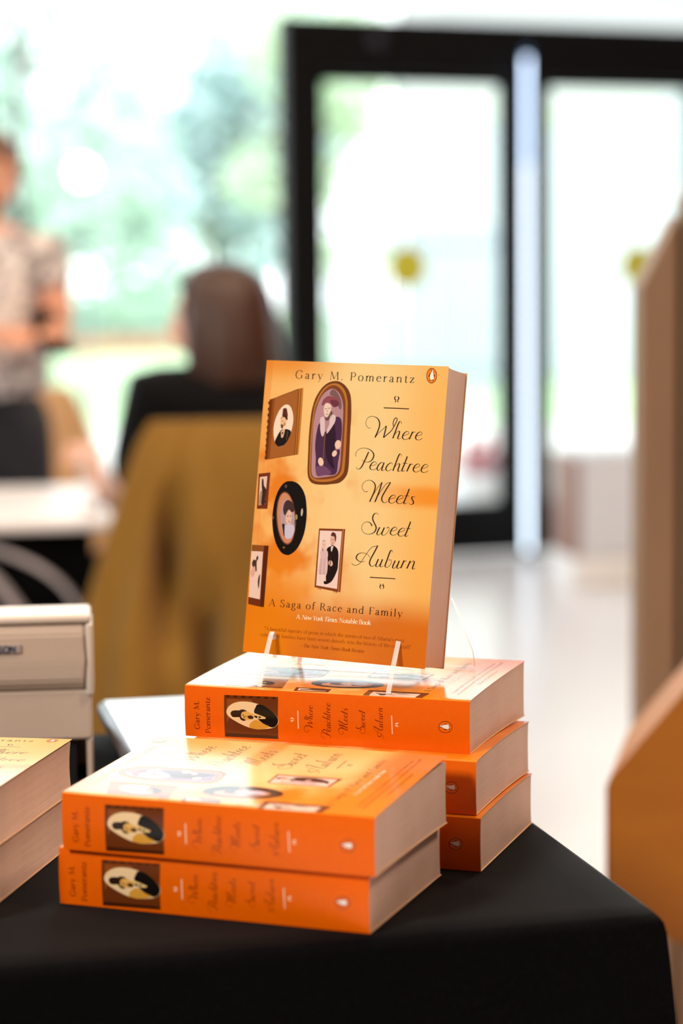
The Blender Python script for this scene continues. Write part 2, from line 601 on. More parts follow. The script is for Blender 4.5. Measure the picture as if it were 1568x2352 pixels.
# ------------------------------------------------------------------ outside
pav = simple('pale_paving', 'dedcd8', 0.8, var=0.06, scale=2)
bm = B()
box(bm, -60, 60, 4, 20, FL - 0.5, FL - 0.101)
struct(obj('ground', bm, pav))
bm = B()
box(bm, -60, 60, 20, 140, FL - 0.5, FL - 0.09)
o = obj('lawn', bm, simple('lawn_grass', 'b4cfa6', 0.9, var=0.2, scale=1.5))
struct(o)
leafm = {}
for k, hx in (('a', 'c6dcd0'), ('b', 'd2e4c8'), ('c', 'c8dcde')):  # pale leaf colours have the haze and overexposure put in
    m, nt, p = new_mat('foliage_' + k)
    v, x, y, z = coords(nt)
    n = noise(nt, v, 1.3, 3)
    c = lin(hx)
    nt.links.new(mixc(nt, n, tuple(q * 0.75 for q in c[:3]) + (1,), tuple(min(1, q * 1.25) for q in c[:3]) + (1,)), p.inputs['Base Color'])
    p.inputs['Roughness'].default_value = 0.5
    p.inputs['Subsurface Weight'].default_value = 0.0
    leafm[k] = m
bark = simple('bark', '8a8078', 0.9, var=0.3, scale=6)


def tree(x, y, h, r, k, label, seed, low=0.25, nl=2600):
    rnd = random.Random(seed)
    t = tag(empty('tree', (x, y, FL - 0.09)), label, 'tree', 'trees beyond the glass front')
    bm = B()
    tube(bm, [(0, 0, 0), (0.05, 0, h * .3), (-.05, .05, h * .6), (0.0, 0, h * .85)], [r * .09, r * .07, r * .05, r * .02], 10)
    for q in range(6):
        a = rnd.uniform(0, 6.28)
        z0 = h * rnd.uniform(.3, .6)
        tube(bm, [(0, 0, z0), (math.cos(a) * r * .35, math.sin(a) * r * .35, z0 + h * .12), (math.cos(a) * r * .7, math.sin(a) * r * .7, z0 + h * .2)], [r * .04, r * .03, r * .01], 7)
    obj('trunk', bm, bark, t)
    bm = B()
    blobs = [(Vector((rnd.uniform(-1, 1) * r * .62, rnd.uniform(-1, 1) * r * .62, h * rnd.uniform(low, .92))), r * rnd.uniform(.28, .5)) for _ in range(16)]
    for _ in range(nl):
        c, br = rnd.choice(blobs)
        d = Vector((rnd.gauss(0, 1), rnd.gauss(0, 1), rnd.gauss(0, 1))).normalized() * br * rnd.uniform(.55, 1.05)
        p = c + d
        a = Vector((rnd.gauss(0, 1), rnd.gauss(0, 1), rnd.gauss(0, 1))).normalized()
        b = a.orthogonal().normalized()
        s = r * rnd.uniform(.05, .10)
        vs = [bm.verts.new(p + a * s * u + b * s * .55 * w_) for u, w_ in ((-1, 0), (0, -1), (1, 0), (0, 1))]
        bm.faces.new(vs)
    obj('foliage', bm, leafm[k], t)


tree(-3.6, 26, 4.9, 2.0, 'a', 'dense grey-green tree beyond the left window, above the standing person', 1, nl=3200)
tree(-1.75, 31, 5.3, 2.0, 'c', 'blue-green tree in the middle of the large left window', 2, nl=3200)
tree(-0.35, 23, 4.6, 1.1, 'b', 'light green tree seen on both sides of the black door post', 3, nl=2000)
tree(-8.8, 36, 6.5, 2.8, 'b', 'light green tree outside at the far left end of the glass front', 4)
# low hedge beyond the lawn
rnd = random.Random(5)
bm = B()
for _ in range(3000):
    p = Vector((rnd.uniform(-12, -1.6), 44 + rnd.uniform(-.5, .5), FL + rnd.uniform(0, 1.2)))
    a = Vector((rnd.gauss(0, 1), rnd.gauss(0, 1), rnd.gauss(0, 1))).normalized()
    b = a.orthogonal().normalized()
    s = rnd.uniform(.08, .2)
    bm.faces.new([bm.verts.new(p + a * s * u + b * s * .6 * w_) for u, w_ in ((-1, 0), (0, -1), (1, 0), (0, 1))])
o = tag(obj('hedge', bm, leafm['a']), 'low grey-green hedge along the far edge of the lawn', 'hedge')
# red-brown planting strip
bm = B()
box(bm, -7.5, -3.2, 43.0, 43.35, FL - 0.09, FL + 0.22, 0.05)
tag(obj('brick_edging', bm, simple('terracotta', 'c98a70', 0.9, var=0.2)), 'low terracotta edging in front of the hedge beyond the lawn', 'edging')
# pale ribbed building
t = tag(empty('pale_building', (1.0, 30, FL - 0.09)), 'pale ribbed building outside, seen through both glass doors', 'building')
ribm = simple('white_cladding', 'd4d8e0', 0.6, var=0.02)
bm = B()
box(bm, 0, 16, 0, 5, 0, 4.1)
obj('wall_block', bm, ribm, t)
bm = B()
for k in range(36):
    box(bm, 0.1 + k * .44, 0.22 + k * .44, -0.09, 0.0, 0, 3.95)
obj('ribs', bm, ribm, t)
bm = B()
box(bm, -0.2, 16.2, -0.3, 5.2, 4.1, 4.3)
obj('roof', bm, ribm, t)
bm = B()
for k in range(14):
    box(bm, -2.55 + k * .18, -2.46 + k * .18, 26.0, 26.04, FL - 0.09, 1.15)
box(bm, -2.6, 0.0, 26.04, 26.08, FL + 0.1, FL + 0.2)
box(bm, -2.6, 0.0, 26.04, 26.08, 0.85, 0.95)
for f in bm.verts:
    f.co.x += 2.1
tag(obj('slatted_fence', bm, simple('fence_paint', 'aab2c4', 0.7)), 'pale upright-slatted fence outside, left of the pale ribbed building', 'fence')
# canopy over the entrance with a ribbed soffit
t = tag(empty('canopy', (0, 0, 1.95)), 'white ribbed canopy roof outside above the glass doors', 'canopy')
soff = simple('soffit_white', 'f4f6fa', 0.7, var=0.01)
CP = [(0.25, 9.75), (0.55, 19.1), (2.1, 21.8), (2.9, 17.9), (6.5, 12.3)]
bm = B()
prism(bm, CP, lambda q: (q[0], q[1], 0), lambda q: (q[0], q[1], 0.16))
obj('roof_slab', bm, soff, t)
bm = B()
for k in range(26):
    x = 0.5 + k * 0.11
    box(bm, x, x + 0.04, 9.8 + x * .37, 16.8, -0.035, 0.0)
obj('soffit_ribs', bm, soff, t)
for x, y in ((2.78, 17.7), (5.2, 13.2)):
    bm = B()
    box(bm, x, x + .1, y, y + .1, FL - 0.09 - 1.95, 0)
    obj('post', bm, grey_metal, t)
# added glowing globes standing in for room lamps mirrored in the glass
glow = emissive('warm_lamp_glow', (1.0, 0.74, 0.42), 6)
for x, y, z, r, lb in ((-1.80, 15.5, 1.235, 0.085, 'added warm globe standing in for a lamp reflection in the large left window'),
                       (0.36, 15.5, 1.66, 0.075, 'added warm globe standing in for a lamp reflection in the left glass door')):
    t = tag(empty('reflection_globe', (x, y, FL - 0.1)), lb, 'lamp', 'globes standing in for lamp reflections')
    bm = B()
    lathe(bm, [(0.07, 0), (0.07, 0.03), (0.012, 0.06), (0.012, z - FL + 0.1 - r)], n=10)
    obj('post', bm, grey_metal, t)
    bm = B()
    ball(bm, (0, 0, z - FL + 0.1), r)
    obj('globe', bm, glow, t, True)
# planter outside the left door
t = tag(empty('planter', (0.74, 11.7, FL - 0.101)), 'white planter with red flowers outside the left glass door', 'planter')
bm = B()
lathe(bm, [(0.15, 0), (0.19, 0.26), (0.17, 0.26), (0.15, 0.22)], n=24)
obj('pot', bm, simple('white_pot', 'e4e6ea', 0.5), t)
bm = B()
rnd = random.Random(9)
for _ in range(120):
    p = Vector((rnd.gauss(0.03, .07), rnd.gauss(0, .07), .27 + abs(rnd.gauss(0, .07))))
    a = Vector((rnd.gauss(0, 1), rnd.gauss(0, 1), rnd.gauss(0, 1))).normalized()
    b = a.orthogonal()
    bm.faces.new([bm.verts.new(p + a * .025 * u + b * .02 * w_) for u, w_ in ((-1, 0), (0, -1), (1, 0), (0, 1))])
obj('blossoms', bm, simple('red_petals', 'b8364a', 0.6), t)

# pale pedestal just inside the right door
t = tag(empty('pedestal', Matrix.Translation((0.90, 8.3, FL)) @ Matrix.Rotation(0.12, 4, 'Z')), 'pale grey pedestal box on a white plinth before the right glass door', 'pedestal')
bm = B()
box(bm, 0.02, 0.34, 0.0, 0.36, 0.10, 0.50, 0.006)
obj('body', bm, simple('pale_grey_panel', 'd8dce4', 0.5), t)
bm = B()
box(bm, -0.02, 0.018, 0.02, 0.34, 0.10, 0.485, 0.003)
obj('side_panel', bm, simple('brown_side', '9a7a70', 0.6), t)
bm = B()
box(bm, -0.03, 0.37, -0.05, 0.38, 0.0, 0.098, 0.006)
obj('plinth', bm, simple('white_plinth', 'f4f4f4', 0.5), t)

# ------------------------------------------------------------------ right: grooved partition and orange-brown panel
def partition():
    m, nt, p = new_mat('taupe_panel')
    v, x, y, z = coords(nt)
    n = noise(nt, v, 9, 4, 0.6, (6, 6, 0.4))
    nt.links.new(mixc(nt, n, lin('80664f'), lin('9a7d65')), p.inputs['Base Color'])
    p.inputs['Roughness'].default_value = 0.6
    p.inputs['Specular IOR Level'].default_value = 0.25
    t = tag(empty('partition', (0.428, 3.1, FL)), 'tall taupe partition with vertical grooves and a sloping top edge, at right', 'partition')
    # boards with grooves between; top slopes up to the right
    top = lambda x: min(1.135 + x * 1.95, 1.70)
    edges = [0.0, 0.052, 0.062, 0.098, 0.106, 0.20, 0.21, 0.30]
    for i in range(0, 8, 2):
        a, b = edges[i], edges[i + 1]
        bm = B()
        prism(bm, [(a, 0), (b, 0), (b, top(b)), (a, top(a))], lambda q: (q[0], 0, q[1]), lambda q: (q[0], 0.10, q[1]))
        es = [e for e in bm.edges]
        bmesh.ops.bevel(bm, geom=es, offset=0.003, segments=1, affect='EDGES')
        obj('board', bm, m, t)
    bm = B()
    prism(bm, [(0.01, 0), (0.29, 0), (0.29, top(.27)), (0.01, top(0) - .01)], lambda q: (q[0], 0.02, q[1]), lambda q: (q[0], 0.08, q[1]))
    obj('core', bm, simple('dark_groove', '4a3626', 0.8), t)


partition()
t = tag(empty('wood_panel', (0.281, 2.3, FL)), 'smooth orange-brown wooden panel with a slanted top edge before the taupe partition', 'panel')
m, nt, p = new_mat('orange_wood')
v, x, y, z = coords(nt)
n = noise(nt, v, 5, 4, 0.6, (1, 1, 6))
nt.links.new(mixc(nt, n, lin('9c5a04'), lin('b46c0a')), p.inputs['Base Color'])
p.inputs['Roughness'].default_value = 0.5
bm = B()
PO = [(0, .602), (.083, .701), (.32, .98), (.62, .98), (.62, 0), (.34, 0), (.34, .26), (.084, .425), (.050, .440), (0, .43)]
prism(bm, PO, lambda q: (q[0], 0, q[1]), lambda q: (q[0] + 0.06, 0.28, q[1]))
bmesh.ops.bevel(bm, geom=bm.edges[:], offset=0.004, segments=2, affect='EDGES')
obj('wood_body', bm, m, t)
for c in t.children:
    c.name = 'side_panel'

# ------------------------------------------------------------------ white table, glass, draped chairs, people (background)
wt = Matrix.Translation((-0.465, 4.51, -0.035)) @ Matrix.Rotation(0.101, 4, 'Z')      # right end of the table, mid depth; -x runs left
t = tag(empty('folding_table', wt @ Matrix.Translation((0, 0, FL + 0.035))), 'long folding table with a white top, a black skirt and silver braces', 'table')
bm = B()
box(bm, -1.8, 0.0, -0.37, 0.37, 0.68, 0.705, 0.008)
obj('tabletop', bm, simple('white_laminate', 'eeecee', 0.35), t)
bm = B()
lp = []
for z in (0.03, 0.3, 0.6, 0.679):
    row = []
    for k in range(160):
        s = k / 160 * 4
        e, f = int(s), s - int(s)
        px, py = [(-1.78 + 1.72 * f, -0.29), (-0.06, -0.29 + .58 * f), (-0.06 - 1.72 * f, .29), (-1.78, .29 - .58 * f)][e]
        amp = 0.012 * (1 - z * .9)
        row.append((px + amp * math.sin(k * 2.1), py + amp * math.sin(k * 2.6), z))
    lp.append(row)
loft(bm, lp)
obj('skirt', bm, simple('black_skirt', '050506', 0.9, spec=0.1), t)
silver = simple('brushed_silver', 'c8c4cc', 0.3, 0.7)
for pts in (((-0.30, -0.36, 0.67), (-0.16, -0.37, 0.64), (-0.06, -0.37, 0.58), (0.0, -0.365, 0.48)),
            ((-0.27, -0.40, 0.66), (-0.17, -0.40, 0.58), (-0.09, -0.40, 0.42), (0.02, -0.38, 0.004))):
    bm = B()
    tube(bm, catmull([(a - 0.05, b, c) for a, b, c in pts], 5), 0.011 if pts[0][0] == -0.27 else 0.007, 8)
    obj('leg_brace', bm, silver, t)
# tumbler on the table end
t = tag(empty('drinking_glass', wt @ Matrix.Translation((-0.045, -0.24, 0.0003))), 'clear drinking glass on the right end of the white table', 'glass')
bm = B()
lathe(bm, [(0.024, 0.0005), (0.029, 0.115), (0.0275, 0.115), (0.0225, 0.008), (0.0, 0.008)], n=24)
obj('tumbler', bm, clear_mat('tumbler_glass', 1.45), t, True)


def drape_mat(name, a, b):
    m, nt, p = new_mat(name)
    v, x, y, z = coords(nt)
    n = noise(nt, v, 14, 3, 0.5, (3, 3, 0.5))
    n2 = noise(nt, v, 400, 2)
    nt.links.new(mixc(nt, n, lin(a), lin(b)), p.inputs['Base Color'])
    p.inputs['Roughness'].default_value = 0.75
    p.inputs['Specular IOR Level'].default_value = 0.2
    p.inputs['Sheen Weight'].default_value = 0.15
    bump(nt, p, n2, 0.0005, 0.3)
    return m


VAL = [(-.150, .80, .42, .075), (-.105, .66, -1, .09), (-.165, .42, -1, .07), (-.02, .78, -1, .06), (.06, .72, -1, .08), (.13, .8, -1, .06), (.185, .7, -1, .07)]


def draped_chair(name, M, label, mat, w_top, w_bot, h, seed):
    """Cloth cover over a high-backed chair; the chair faces +y, its back is towards the camera."""
    t = tag(empty(name, M), label, 'chair', 'cloth covered chairs at the white table')
    rnd = random.Random(seed)
    ph = [rnd.uniform(0, 6.28) for _ in range(6)]
    n = 144
    loops = []
    for j in range(26):
        f = j / 25
        z = 0.012 + (h - 0.012) * (1 - f)
        hw = (w_top + (w_bot - w_top) * min(1, f * 2.2) ** 0.9) / 2
        hd = 0.028 + 0.10 * min(1, f * 1.5)
        fold = 0.006 + 0.062 * min(1, f * 2.0) ** .8
        if f < 0.06:
            hw -= 0.008 * (1 - f / .06) ** 2
            hd *= 0.45 + .55 * f / .06
        lp = []
        for k in range(n):
            a = 2 * math.pi * k / n
            ca, sa = math.cos(a), math.sin(a)
            x = hw * math.copysign(abs(ca) ** .45, ca)
            y = hd * math.copysign(abs(sa) ** .6, sa)
            u = x / max(hw, .01)
            g = 0.55 * math.sin(u * 7.5 + ph[0] + .6 * f) + 0.45 * math.sin(u * 15 + ph[1] - .8 * f) + .35 * math.sin(u * 25 + ph[2] + f)
            y += fold * .35 * g * (1 if sa < 0 else .5)
            if sa < 0:
                for xi, za, zb, dp in VAL:
                    y += 1.3 * dp * min(1, max(0, (za - z) * 7)) * min(1, max(.15, (z - zb) * 5)) * math.exp(-((x - xi - .05 * (0.6 - z) * (xi / .2)) / .020) ** 2)
            x += fold * .35 * math.sin(a * 6 + ph[3] + f * 2)
            if j == 25:
                z += 0
            lp.append((x, y, z))
        loops.append(lp)
    bm = B()
    loft(bm, loops[::-1])
    obj('back_cover', bm, mat, t, True)
    bm = B()
    sl = []
    for z, g in ((0.05, .02), (0.25, .012), (0.44, .002), (0.465, -.012)):
        row = []
        for k in range(120):
            a = 2 * math.pi * k / 120
            ca, sa = math.cos(a), math.sin(a)
            row.append(((w_top / 2 + g) * math.copysign(abs(ca) ** .3, ca) + .4 * g * math.sin(a * 17), 0.33 + (0.21 + g) * math.copysign(abs(sa) ** .3, sa), z))
        sl.append(row)
    loft(bm, sl)
    obj('seat_cover', bm, mat, t, True)
    for sx in (-1, 1):
        for y in (0.15, 0.50):
            bm = B()
            tube(bm, [(sx * (w_top / 2 - .03), y, 0), (sx * (w_top / 2 - .03), y, 0.2)], 0.012, 8)
            obj('leg', bm, silver, t)
    return t


mustard = drape_mat('mustard_cloth', '7c5a1c', '8e6826')
draped_chair('covered_chair', Matrix.Translation((-0.166, 3.98, FL)) @ Matrix.Rotation(0.10, 4, 'Z'),
             'mustard brown cloth covered chair with hanging folds, holding the seated person', mustard, 0.375, 0.61, 0.900, 3)
draped_chair('covered_chair', Matrix.Translation((-0.99, 6.15, FL)) @ Matrix.Rotation(-2.9, 4, 'Z'),
             'cloth covered chair, backlight painted into its pale tan colour, behind the standing person at the left edge', drape_mat('backlit_tan_cloth', 'c09a70', 'd0aa80'), 0.46, 0.72, 0.87, 8)  # window backlight painted into the cloth as a paler colour

skinm = simple('skin', 'd89a7c', 0.5, var=0.06, scale=20)
skin_w = simple('pale_skin', 'e0a88c', 0.5, var=0.05, scale=20)


def hand(nodes, wrist_i, palm, d, up_, r=0.011):
    """Palm and five fingers of different length grown from the wrist node; d = finger direction, up_ = back of the hand."""
    d, up_ = Vector(d).normalized(), Vector(up_).normalized()
    s = d.cross(up_).normalized()
    P = Vector(palm)
    nodes.append((P[:], (0.030, 0.018), wrist_i))
    pi = len(nodes) - 1
    for k, ln in enumerate((.064, .074, .070, .054)):
        b = P + d * .035 + s * (k - 1.5) * .019
        nodes.append((b[:], .0095, pi))
        m_ = b + d * ln * .55 - up_ * .012
        nodes.append((m_[:], .009, len(nodes) - 1))
        e = m_ + d * ln * .35 - up_ * .03
        nodes.append((e[:], .008, len(nodes) - 1))
    b = P - s * .034 - d * .01
    nodes.append((b[:], .0105, pi))
    nodes.append(((b + d * .035 - s * .014 - up_ * .012)[:], .010, len(nodes) - 1))
    nodes.append(((b + d * .058 - s * .010 - up_ * .022)[:], .0085, len(nodes) - 1))


def head_mesh(bm, c, f, u, s=1.0):
    """Sculpted head: cranium, brow, eye sockets, nose, lips, chin and ears.  f = facing, u = up."""
    c, f, u = Vector(c), Vector(f).normalized(), Vector(u).normalized()
    r = f.cross(u).normalized()
    u = r.cross(f)
    g = lambda a, b, w_: math.exp(-((a - b) / w_) ** 2)
    nu, nv = 48, 36
    rows = []
    for j in range(nv + 1):
        th = math.pi * j / nv
        row = []
        for i in range(nu):
            ph = 2 * math.pi * i / nu
            x, y, z = math.sin(th) * math.cos(ph), math.sin(th) * math.sin(ph), math.cos(th)
            X, Y, Z = x * .074, y * .094, z * .112
            if z < 0:
                X *= 1 - .34 * (-z) ** 1.4
                if y < 0:
                    Y *= 1 - .40 * (-z) ** 1.2
                else:
                    Y *= 1 - .06 * (-z)
            if y > 0:
                fr = y ** 2
                Y -= .006 * fr
                Y += fr * (.026 * g(X, 0, .011) * g(Z, -.022, .018) + .012 * g(X, 0, .008) * g(Z, -.002, .02))   # nose
                Y += fr * .006 * g(Z, .030, .012) * g(X, 0, .045)                                              # brow
                Y -= fr * .011 * (g(X, .030, .014) + g(X, -.030, .014)) * g(Z, .010, .012)                     # sockets
                Y += fr * .007 * g(X, 0, .02) * g(Z, -.058, .009)                                             # lips
                Y += fr * .012 * g(X, 0, .022) * g(Z, -.092, .016)                                            # chin
            row.append(c + (r * X + f * Y + u * Z) * s)
        rows.append(row)
    loft(bm, [[p for p in row] for row in rows[1:-1]])
    for k in (-1, 1):
        ball(bm, c + (r * k * .075 - f * .010 - u * .008) * s, .010 * s, .018 * s, .030 * s, 12)
    tube(bm, [c - u * .15 * s - f * .022 * s, c - u * .05 * s - f * .012 * s], .047 * s, 16)                 # neck
    return c, f, u, r


def body(name, nodes, mat, parent, head):
    """Skinned trunk and limbs fused with the sculpted head into one continuous surface."""
    o = skin('skeleton', nodes, mat)
    C.view_layer.update()
    me = bpy.data.meshes.new_from_object(o.evaluated_get(C.evaluated_depsgraph_get()))
    old = o.data
    bpy.data.objects.remove(o)
    bpy.data.meshes.remove(old)
    bm = B()
    bm.from_mesh(me)
    bmesh.ops.holes_fill(bm, edges=[e for e in bm.edges if e.is_boundary], sides=0)
    fr = head_mesh(bm, *head)
    bmesh.ops.recalc_face_normals(bm, faces=bm.faces)
    bm.to_mesh(me)
    bm.free()
    me.name = name
    me.materials.clear()
    o = link(name, me, mat, parent)
    r_ = o.modifiers.new('fuse', 'REMESH')
    r_.mode = 'VOXEL'
    r_.voxel_size = 0.0045
    r_.use_smooth_shade = True
    s_ = o.modifiers.new('smooth', 'SMOOTH')
    s_.factor, s_.iterations = 0.5, 3
    return fr


eye_m = simple('eye_white', 'e8e0d8', 0.3)
iris_m = simple('dark_iris', '2a1c14', 0.2)
lip_m = simple('lips', 'a85a50', 0.5)


def face(parent, fr, s=1.0):
    c, f, u, r = fr
    for k in (-1, 1):
        bm = B()
        p = c + (u * .010 + f * .0700 + r * k * .030) * s
        ball(bm, p, .0105 * s)
        e = obj('eye', bm, eye_m, parent, True)
        bm = B()
        ball(bm, p + f * .0068 * s, .0048 * s)
        obj('iris', bm, iris_m, e, True)
        bm = B()
        tube(bm, [c + (u * .026 + f * .086 + r * k * .014) * s, c + (u * .030 + f * .085 + r * k * .030) * s, c + (u * .026 + f * .076 + r * k * .046) * s], [.002 * s, .003 * s, .0015 * s], 6)
        obj('eyebrow', bm, iris_m, parent, True)
    bm = B()
    tube(bm, [c + (-u * .058 + f * .082 - r * .020) * s, c + (-u * .057 + f * .0905) * s, c + (-u * .058 + f * .082 + r * .020) * s], [.002 * s, .0048 * s, .002 * s], 8)
    obj('mouth', bm, lip_m, parent, True)


# --- seated person, back view, brown bob, black top
t = tag(empty('person', (-0.226, 4.30, FL)), 'person with shoulder-length brown hair and black top sitting on the mustard chair, seen from behind', 'person')
fv, sv = Vector((-0.97, 0.24, 0)), Vector((0.86, 0.50, 0))           # face direction, shoulder axis (to the picture's right)
bv = Vector((-0.50, 0.86, 0))                                        # body facing
nd = []
def add(p, r, par): nd.append((tuple(p), r, par)); return len(nd) - 1
pel = add((0, 0.04, 0.57), (.115, .085), None)
wst = add((0, 0.03, 0.70), (.125, .09), pel)
chs = add((0, 0.0, 0.84), (.135, .10), wst)
upc = add((0, 0.0, 0.915), (.10, .075), chs)
nk = add((0, 0.0, 0.985), .048, upc)
elb, wr = [], []
for k in (-1, 1):
    sh = add(sv * k * .145 + Vector((0, 0, .895)), .058, upc)
    el = add(sv * k * .19 + bv * .06 + Vector((0, 0, .66)), .042, sh)
    e1 = sv * k * .19 + bv * .06 + Vector((0, 0, .66))
    wp = e1 + bv * .22 - sv * k * .10 + Vector((0, 0, .09 if k < 0 else .02))
    if k < 0:
        wp = Vector((-0.27, 0.14, 0.765))
    wri = add(wp, .027, el)
    hand(nd, wri, wp + (wp - e1).normalized() * .06, wp - e1, (0, 0, 1))
    hp = add(sv * k * .080 + bv * .05 + Vector((0, 0, .55)), .064, pel)
    kn = add(sv * k * .10 + bv * .42 + Vector((0, 0, .505)), .048, hp)
    an = add(sv * k * .09 + bv * .44 + Vector((0, 0, .09)), .04, kn)
    add(sv * k * .09 + bv * .56 + Vector((0, 0, .035)), .032, an)
fr_w = body('body', nd, skin_w, t, ((-0.012, 0.008, 1.075), fv, (0, 0, 1), 0.98))
face(t, fr_w, .98)
td = []
def add(p, r, par): td.append((tuple(p), r, par)); return len(td) - 1
a00 = add((0, 0.045, 0.46), (.20, .15), None)
a0 = add((0, 0.04, 0.56), (.20, .148), a00)
a1 = add((0, 0.03, 0.70), (.168, .128), a0)
a2 = add((0, 0.0, 0.83), (.17, .128), a1)
a3 = add((0, 0.0, 0.925), (.14, .10), a2)
a4 = add((0, 0.0, 0.985), (.078, .07), a3)
for k in (-1, 1):
    s1 = add(sv * k * .155 + Vector((0, 0, .925)), .078, a3)
    add(sv * k * .185 + bv * .04 + Vector((0, 0, .74)), .058, s1)
skin('black_top', td, simple('black_knit', '08080a', 0.9, spec=0.15, var=0.2, scale=60), t)
bm = B()
hl = []
for j, (z, rx, ry, off) in enumerate(((0.935, .095, .075, -.012), (0.955, .114, .100, -.022), (0.99, .116, .108, -.022), (1.05, .108, .109, -.012), (1.09, .101, .106, -.008), (1.125, .092, .100, -.006), (1.152, .078, .088, -.006), (1.172, .060, .070, -.006), (1.186, .038, .045, -.006), (1.192, .012, .014, -.006))):
    row = []
    for q in range(64):
        a = 2 * math.pi * q / 64
        ca, sa = math.cos(a), math.sin(a)
        frontness = max(0, sa) ** 1.5                                   # sa>0 is the face side
        rr = 1 - (0.62 * frontness if z < 1.09 else 0.36 * frontness if z < 1.14 else 0.1 * frontness)
        wob = 1 + .018 * math.sin(q * 5 + j * .4) + .012 * math.sin(q * 11 + j * .7)
        p = Vector((-0.012, 0.008, 0)) + fr_w[3] * (rx * ca * wob) + fv * (ry * sa * rr * wob + off * (1 if sa < .2 else .4))
        row.append((p.x, p.y, z))
    hl.append(row)
loft(bm, hl)
m, nt, p = new_mat('brown_hair')
v, x, y, z = coords(nt)
n = noise(nt, v, 40, 4, 0.6, (4, 4, 0.3))
nt.links.new(mixc(nt, n, lin('220f08'), lin('4c2a17')), p.inputs['Base Color'])
p.inputs['Roughness'].default_value = 0.45
bump(nt, p, n, 0.004, 0.6)
obj('hair', bm, m, t, True)
td = []
a0 = add((0, 0.03, 0.68), (.185, .14), None)
a1 = add((0, 0.05, 0.565), (.20, .16), a0)
for k in (-1, 1):
    h_ = add(sv * k * .09 + bv * .10 + Vector((0, 0, .55)), .135, a1)
    k_ = add(sv * k * .10 + bv * .42 + Vector((0, 0, .505)), .086, h_)
    add(sv * k * .09 + bv * .44 + Vector((0, 0, .08)), .066, k_)
skin('trousers', td, simple('dark_trousers', '16161a', 0.9), t)
# --- standing person at the left edge
t = tag(empty('person', (-0.848, 5.15, FL)), 'standing person in a mottled grey and white shirt holding a dark phone, left edge', 'person')
nd = []
def add(p, r, par): nd.append((tuple(p), r, par)); return len(nd) - 1
pel = add((0, 0, 0.84), (.125, .09), None)
wst = add((0, 0, 0.97), (.12, .088), pel)
chs = add((0, 0.0, 1.13), (.135, .098), wst)
upc = add((0, 0.0, 1.235), (.10, .075), chs)
nk = add((0.005, 0.0, 1.315), .05, upc)
for k in (-1, 1):
    sh = add((k * .155, 0, 1.225), .055, upc)
    E_ = Vector((k * .195, -.035, 1.055))
    el = add(E_, .040, sh)
    Wp = Vector((0.135, -.17, 1.045)) if k > 0 else Vector((0.045, -.205, 1.035))
    if k > 0:
        mid = add((E_ + Wp) / 2, .036, el)
    else:
        mid = add((E_ + Wp) / 2, .036, el)
    wri = add(Wp, .027, mid)
    hand(nd, wri, Wp + Vector((k * -.01 + .035, -.045, .005)), (0.55, -0.6, 0.1), (0, -0.5, 1) if k > 0 else (0, -.3, 1))
    hp = add((k * .075, 0, .80), .085, pel)
    kn = add((k * .085, -.01, .43), .058, hp)
    an = add((k * .09, .01, .085), .042, kn)
    add((k * .095, -.11, .035), .034, an)
fr_m = body('body', nd, skinm, t, ((0.022, -0.015, 1.412), (0.72, -0.62, -0.25), (0.1, -0.05, 1), 0.98))
face(t, fr_m, .98)
td = []
def add(p, r, par): td.append((tuple(p), r, par)); return len(td) - 1
a0 = add((0, 0, 0.86), (.185, .142), None)
a1 = add((0, 0, 0.98), (.172, .132), a0)
a2 = add((0, 0.0, 1.13), (.17, .128), a1)
a3 = add((0, 0.0, 1.225), (.125, .095), a2)
a4 = add((0.003, 0.0, 1.275), (.068, .064), a3)
for k in (-1, 1):
    s1 = add((k * .16, 0, 1.22), .070, a3)
    add((k * .19, -.02, 1.11), .062, s1)
m, nt, p = new_mat('mottled_shirt')
v, x, y, z = coords(nt)
n = noise(nt, v, 26, 2, 0.6).ramp(.42, .6)
n2 = noise(nt, v, 60, 2, 0.6).ramp(.5, .62)
nt.links.new(mixc(nt, n2 * .6, mixc(nt, n, lin('8f878a'), lin('f0e8e4')), lin('5a5458')), p.inputs['Base Color'])
p.inputs['Roughness'].default_value = 0.8
skin('shirt', td, m, t)
td = []
a0 = add((0, 0, 0.95), (.15, .115), None)
a1 = add((0, 0, 0.84), (.155, .12), a0)
for k in (-1, 1):
    h_ = add((k * .082, 0, .76), .105, a1)
    k_ = add((k * .088, -.01, .43), .080, h_)
    add((k * .09, .01, .07), .070, k_)
skin('trousers', td, simple('slate_trousers', '20222a', 0.9), t)
c, f, u, r = fr_m
bm = B()
hl = []
for j in range(9):
    a = j / 8 * 1.35
    row = []
    for q in range(32):
        b_ = 2 * math.pi * q / 32
        rr = math.cos(a * 1.12) if j < 8 else .02
        p_ = c + u * (.012 + .108 * math.sin(a)) + (r * math.cos(b_) * .084 + f * (math.sin(b_) * .102 - .008)) * max(rr, .02)
        if math.sin(b_) > .3 and j < 4:
            p_ = p_ + u * .045 * (1 - j / 4) - f * .010
        row.append(p_)
    hl.append(row)
loft(bm, hl)
obj('hair', bm, simple('short_hair', '6a5240', 0.6, var=0.2), t, True)
# phone in the hands
bm = B()
box(bm, -.037, .037, -.075, .075, -.004, .004, 0.003)
o = tag(obj('phone', bm, simple('black_phone', '140a0a', 0.2)), 'dark phone held in the hands of the standing person', 'phone')
o.matrix_world = Matrix.Translation((-0.648, 4.895, 0.305)) @ Matrix.Rotation(0.5, 4, 'Z') @ Matrix.Rotation(0.7, 4, 'X')

# ------------------------------------------------------------------ the book table: black cloth
TC0 = Matrix.Translation((0.194, 1.342, 0)) @ Matrix.Rotation(0.2363, 4, 'Z')     # corner nearest right; -x along the front, +y to the back


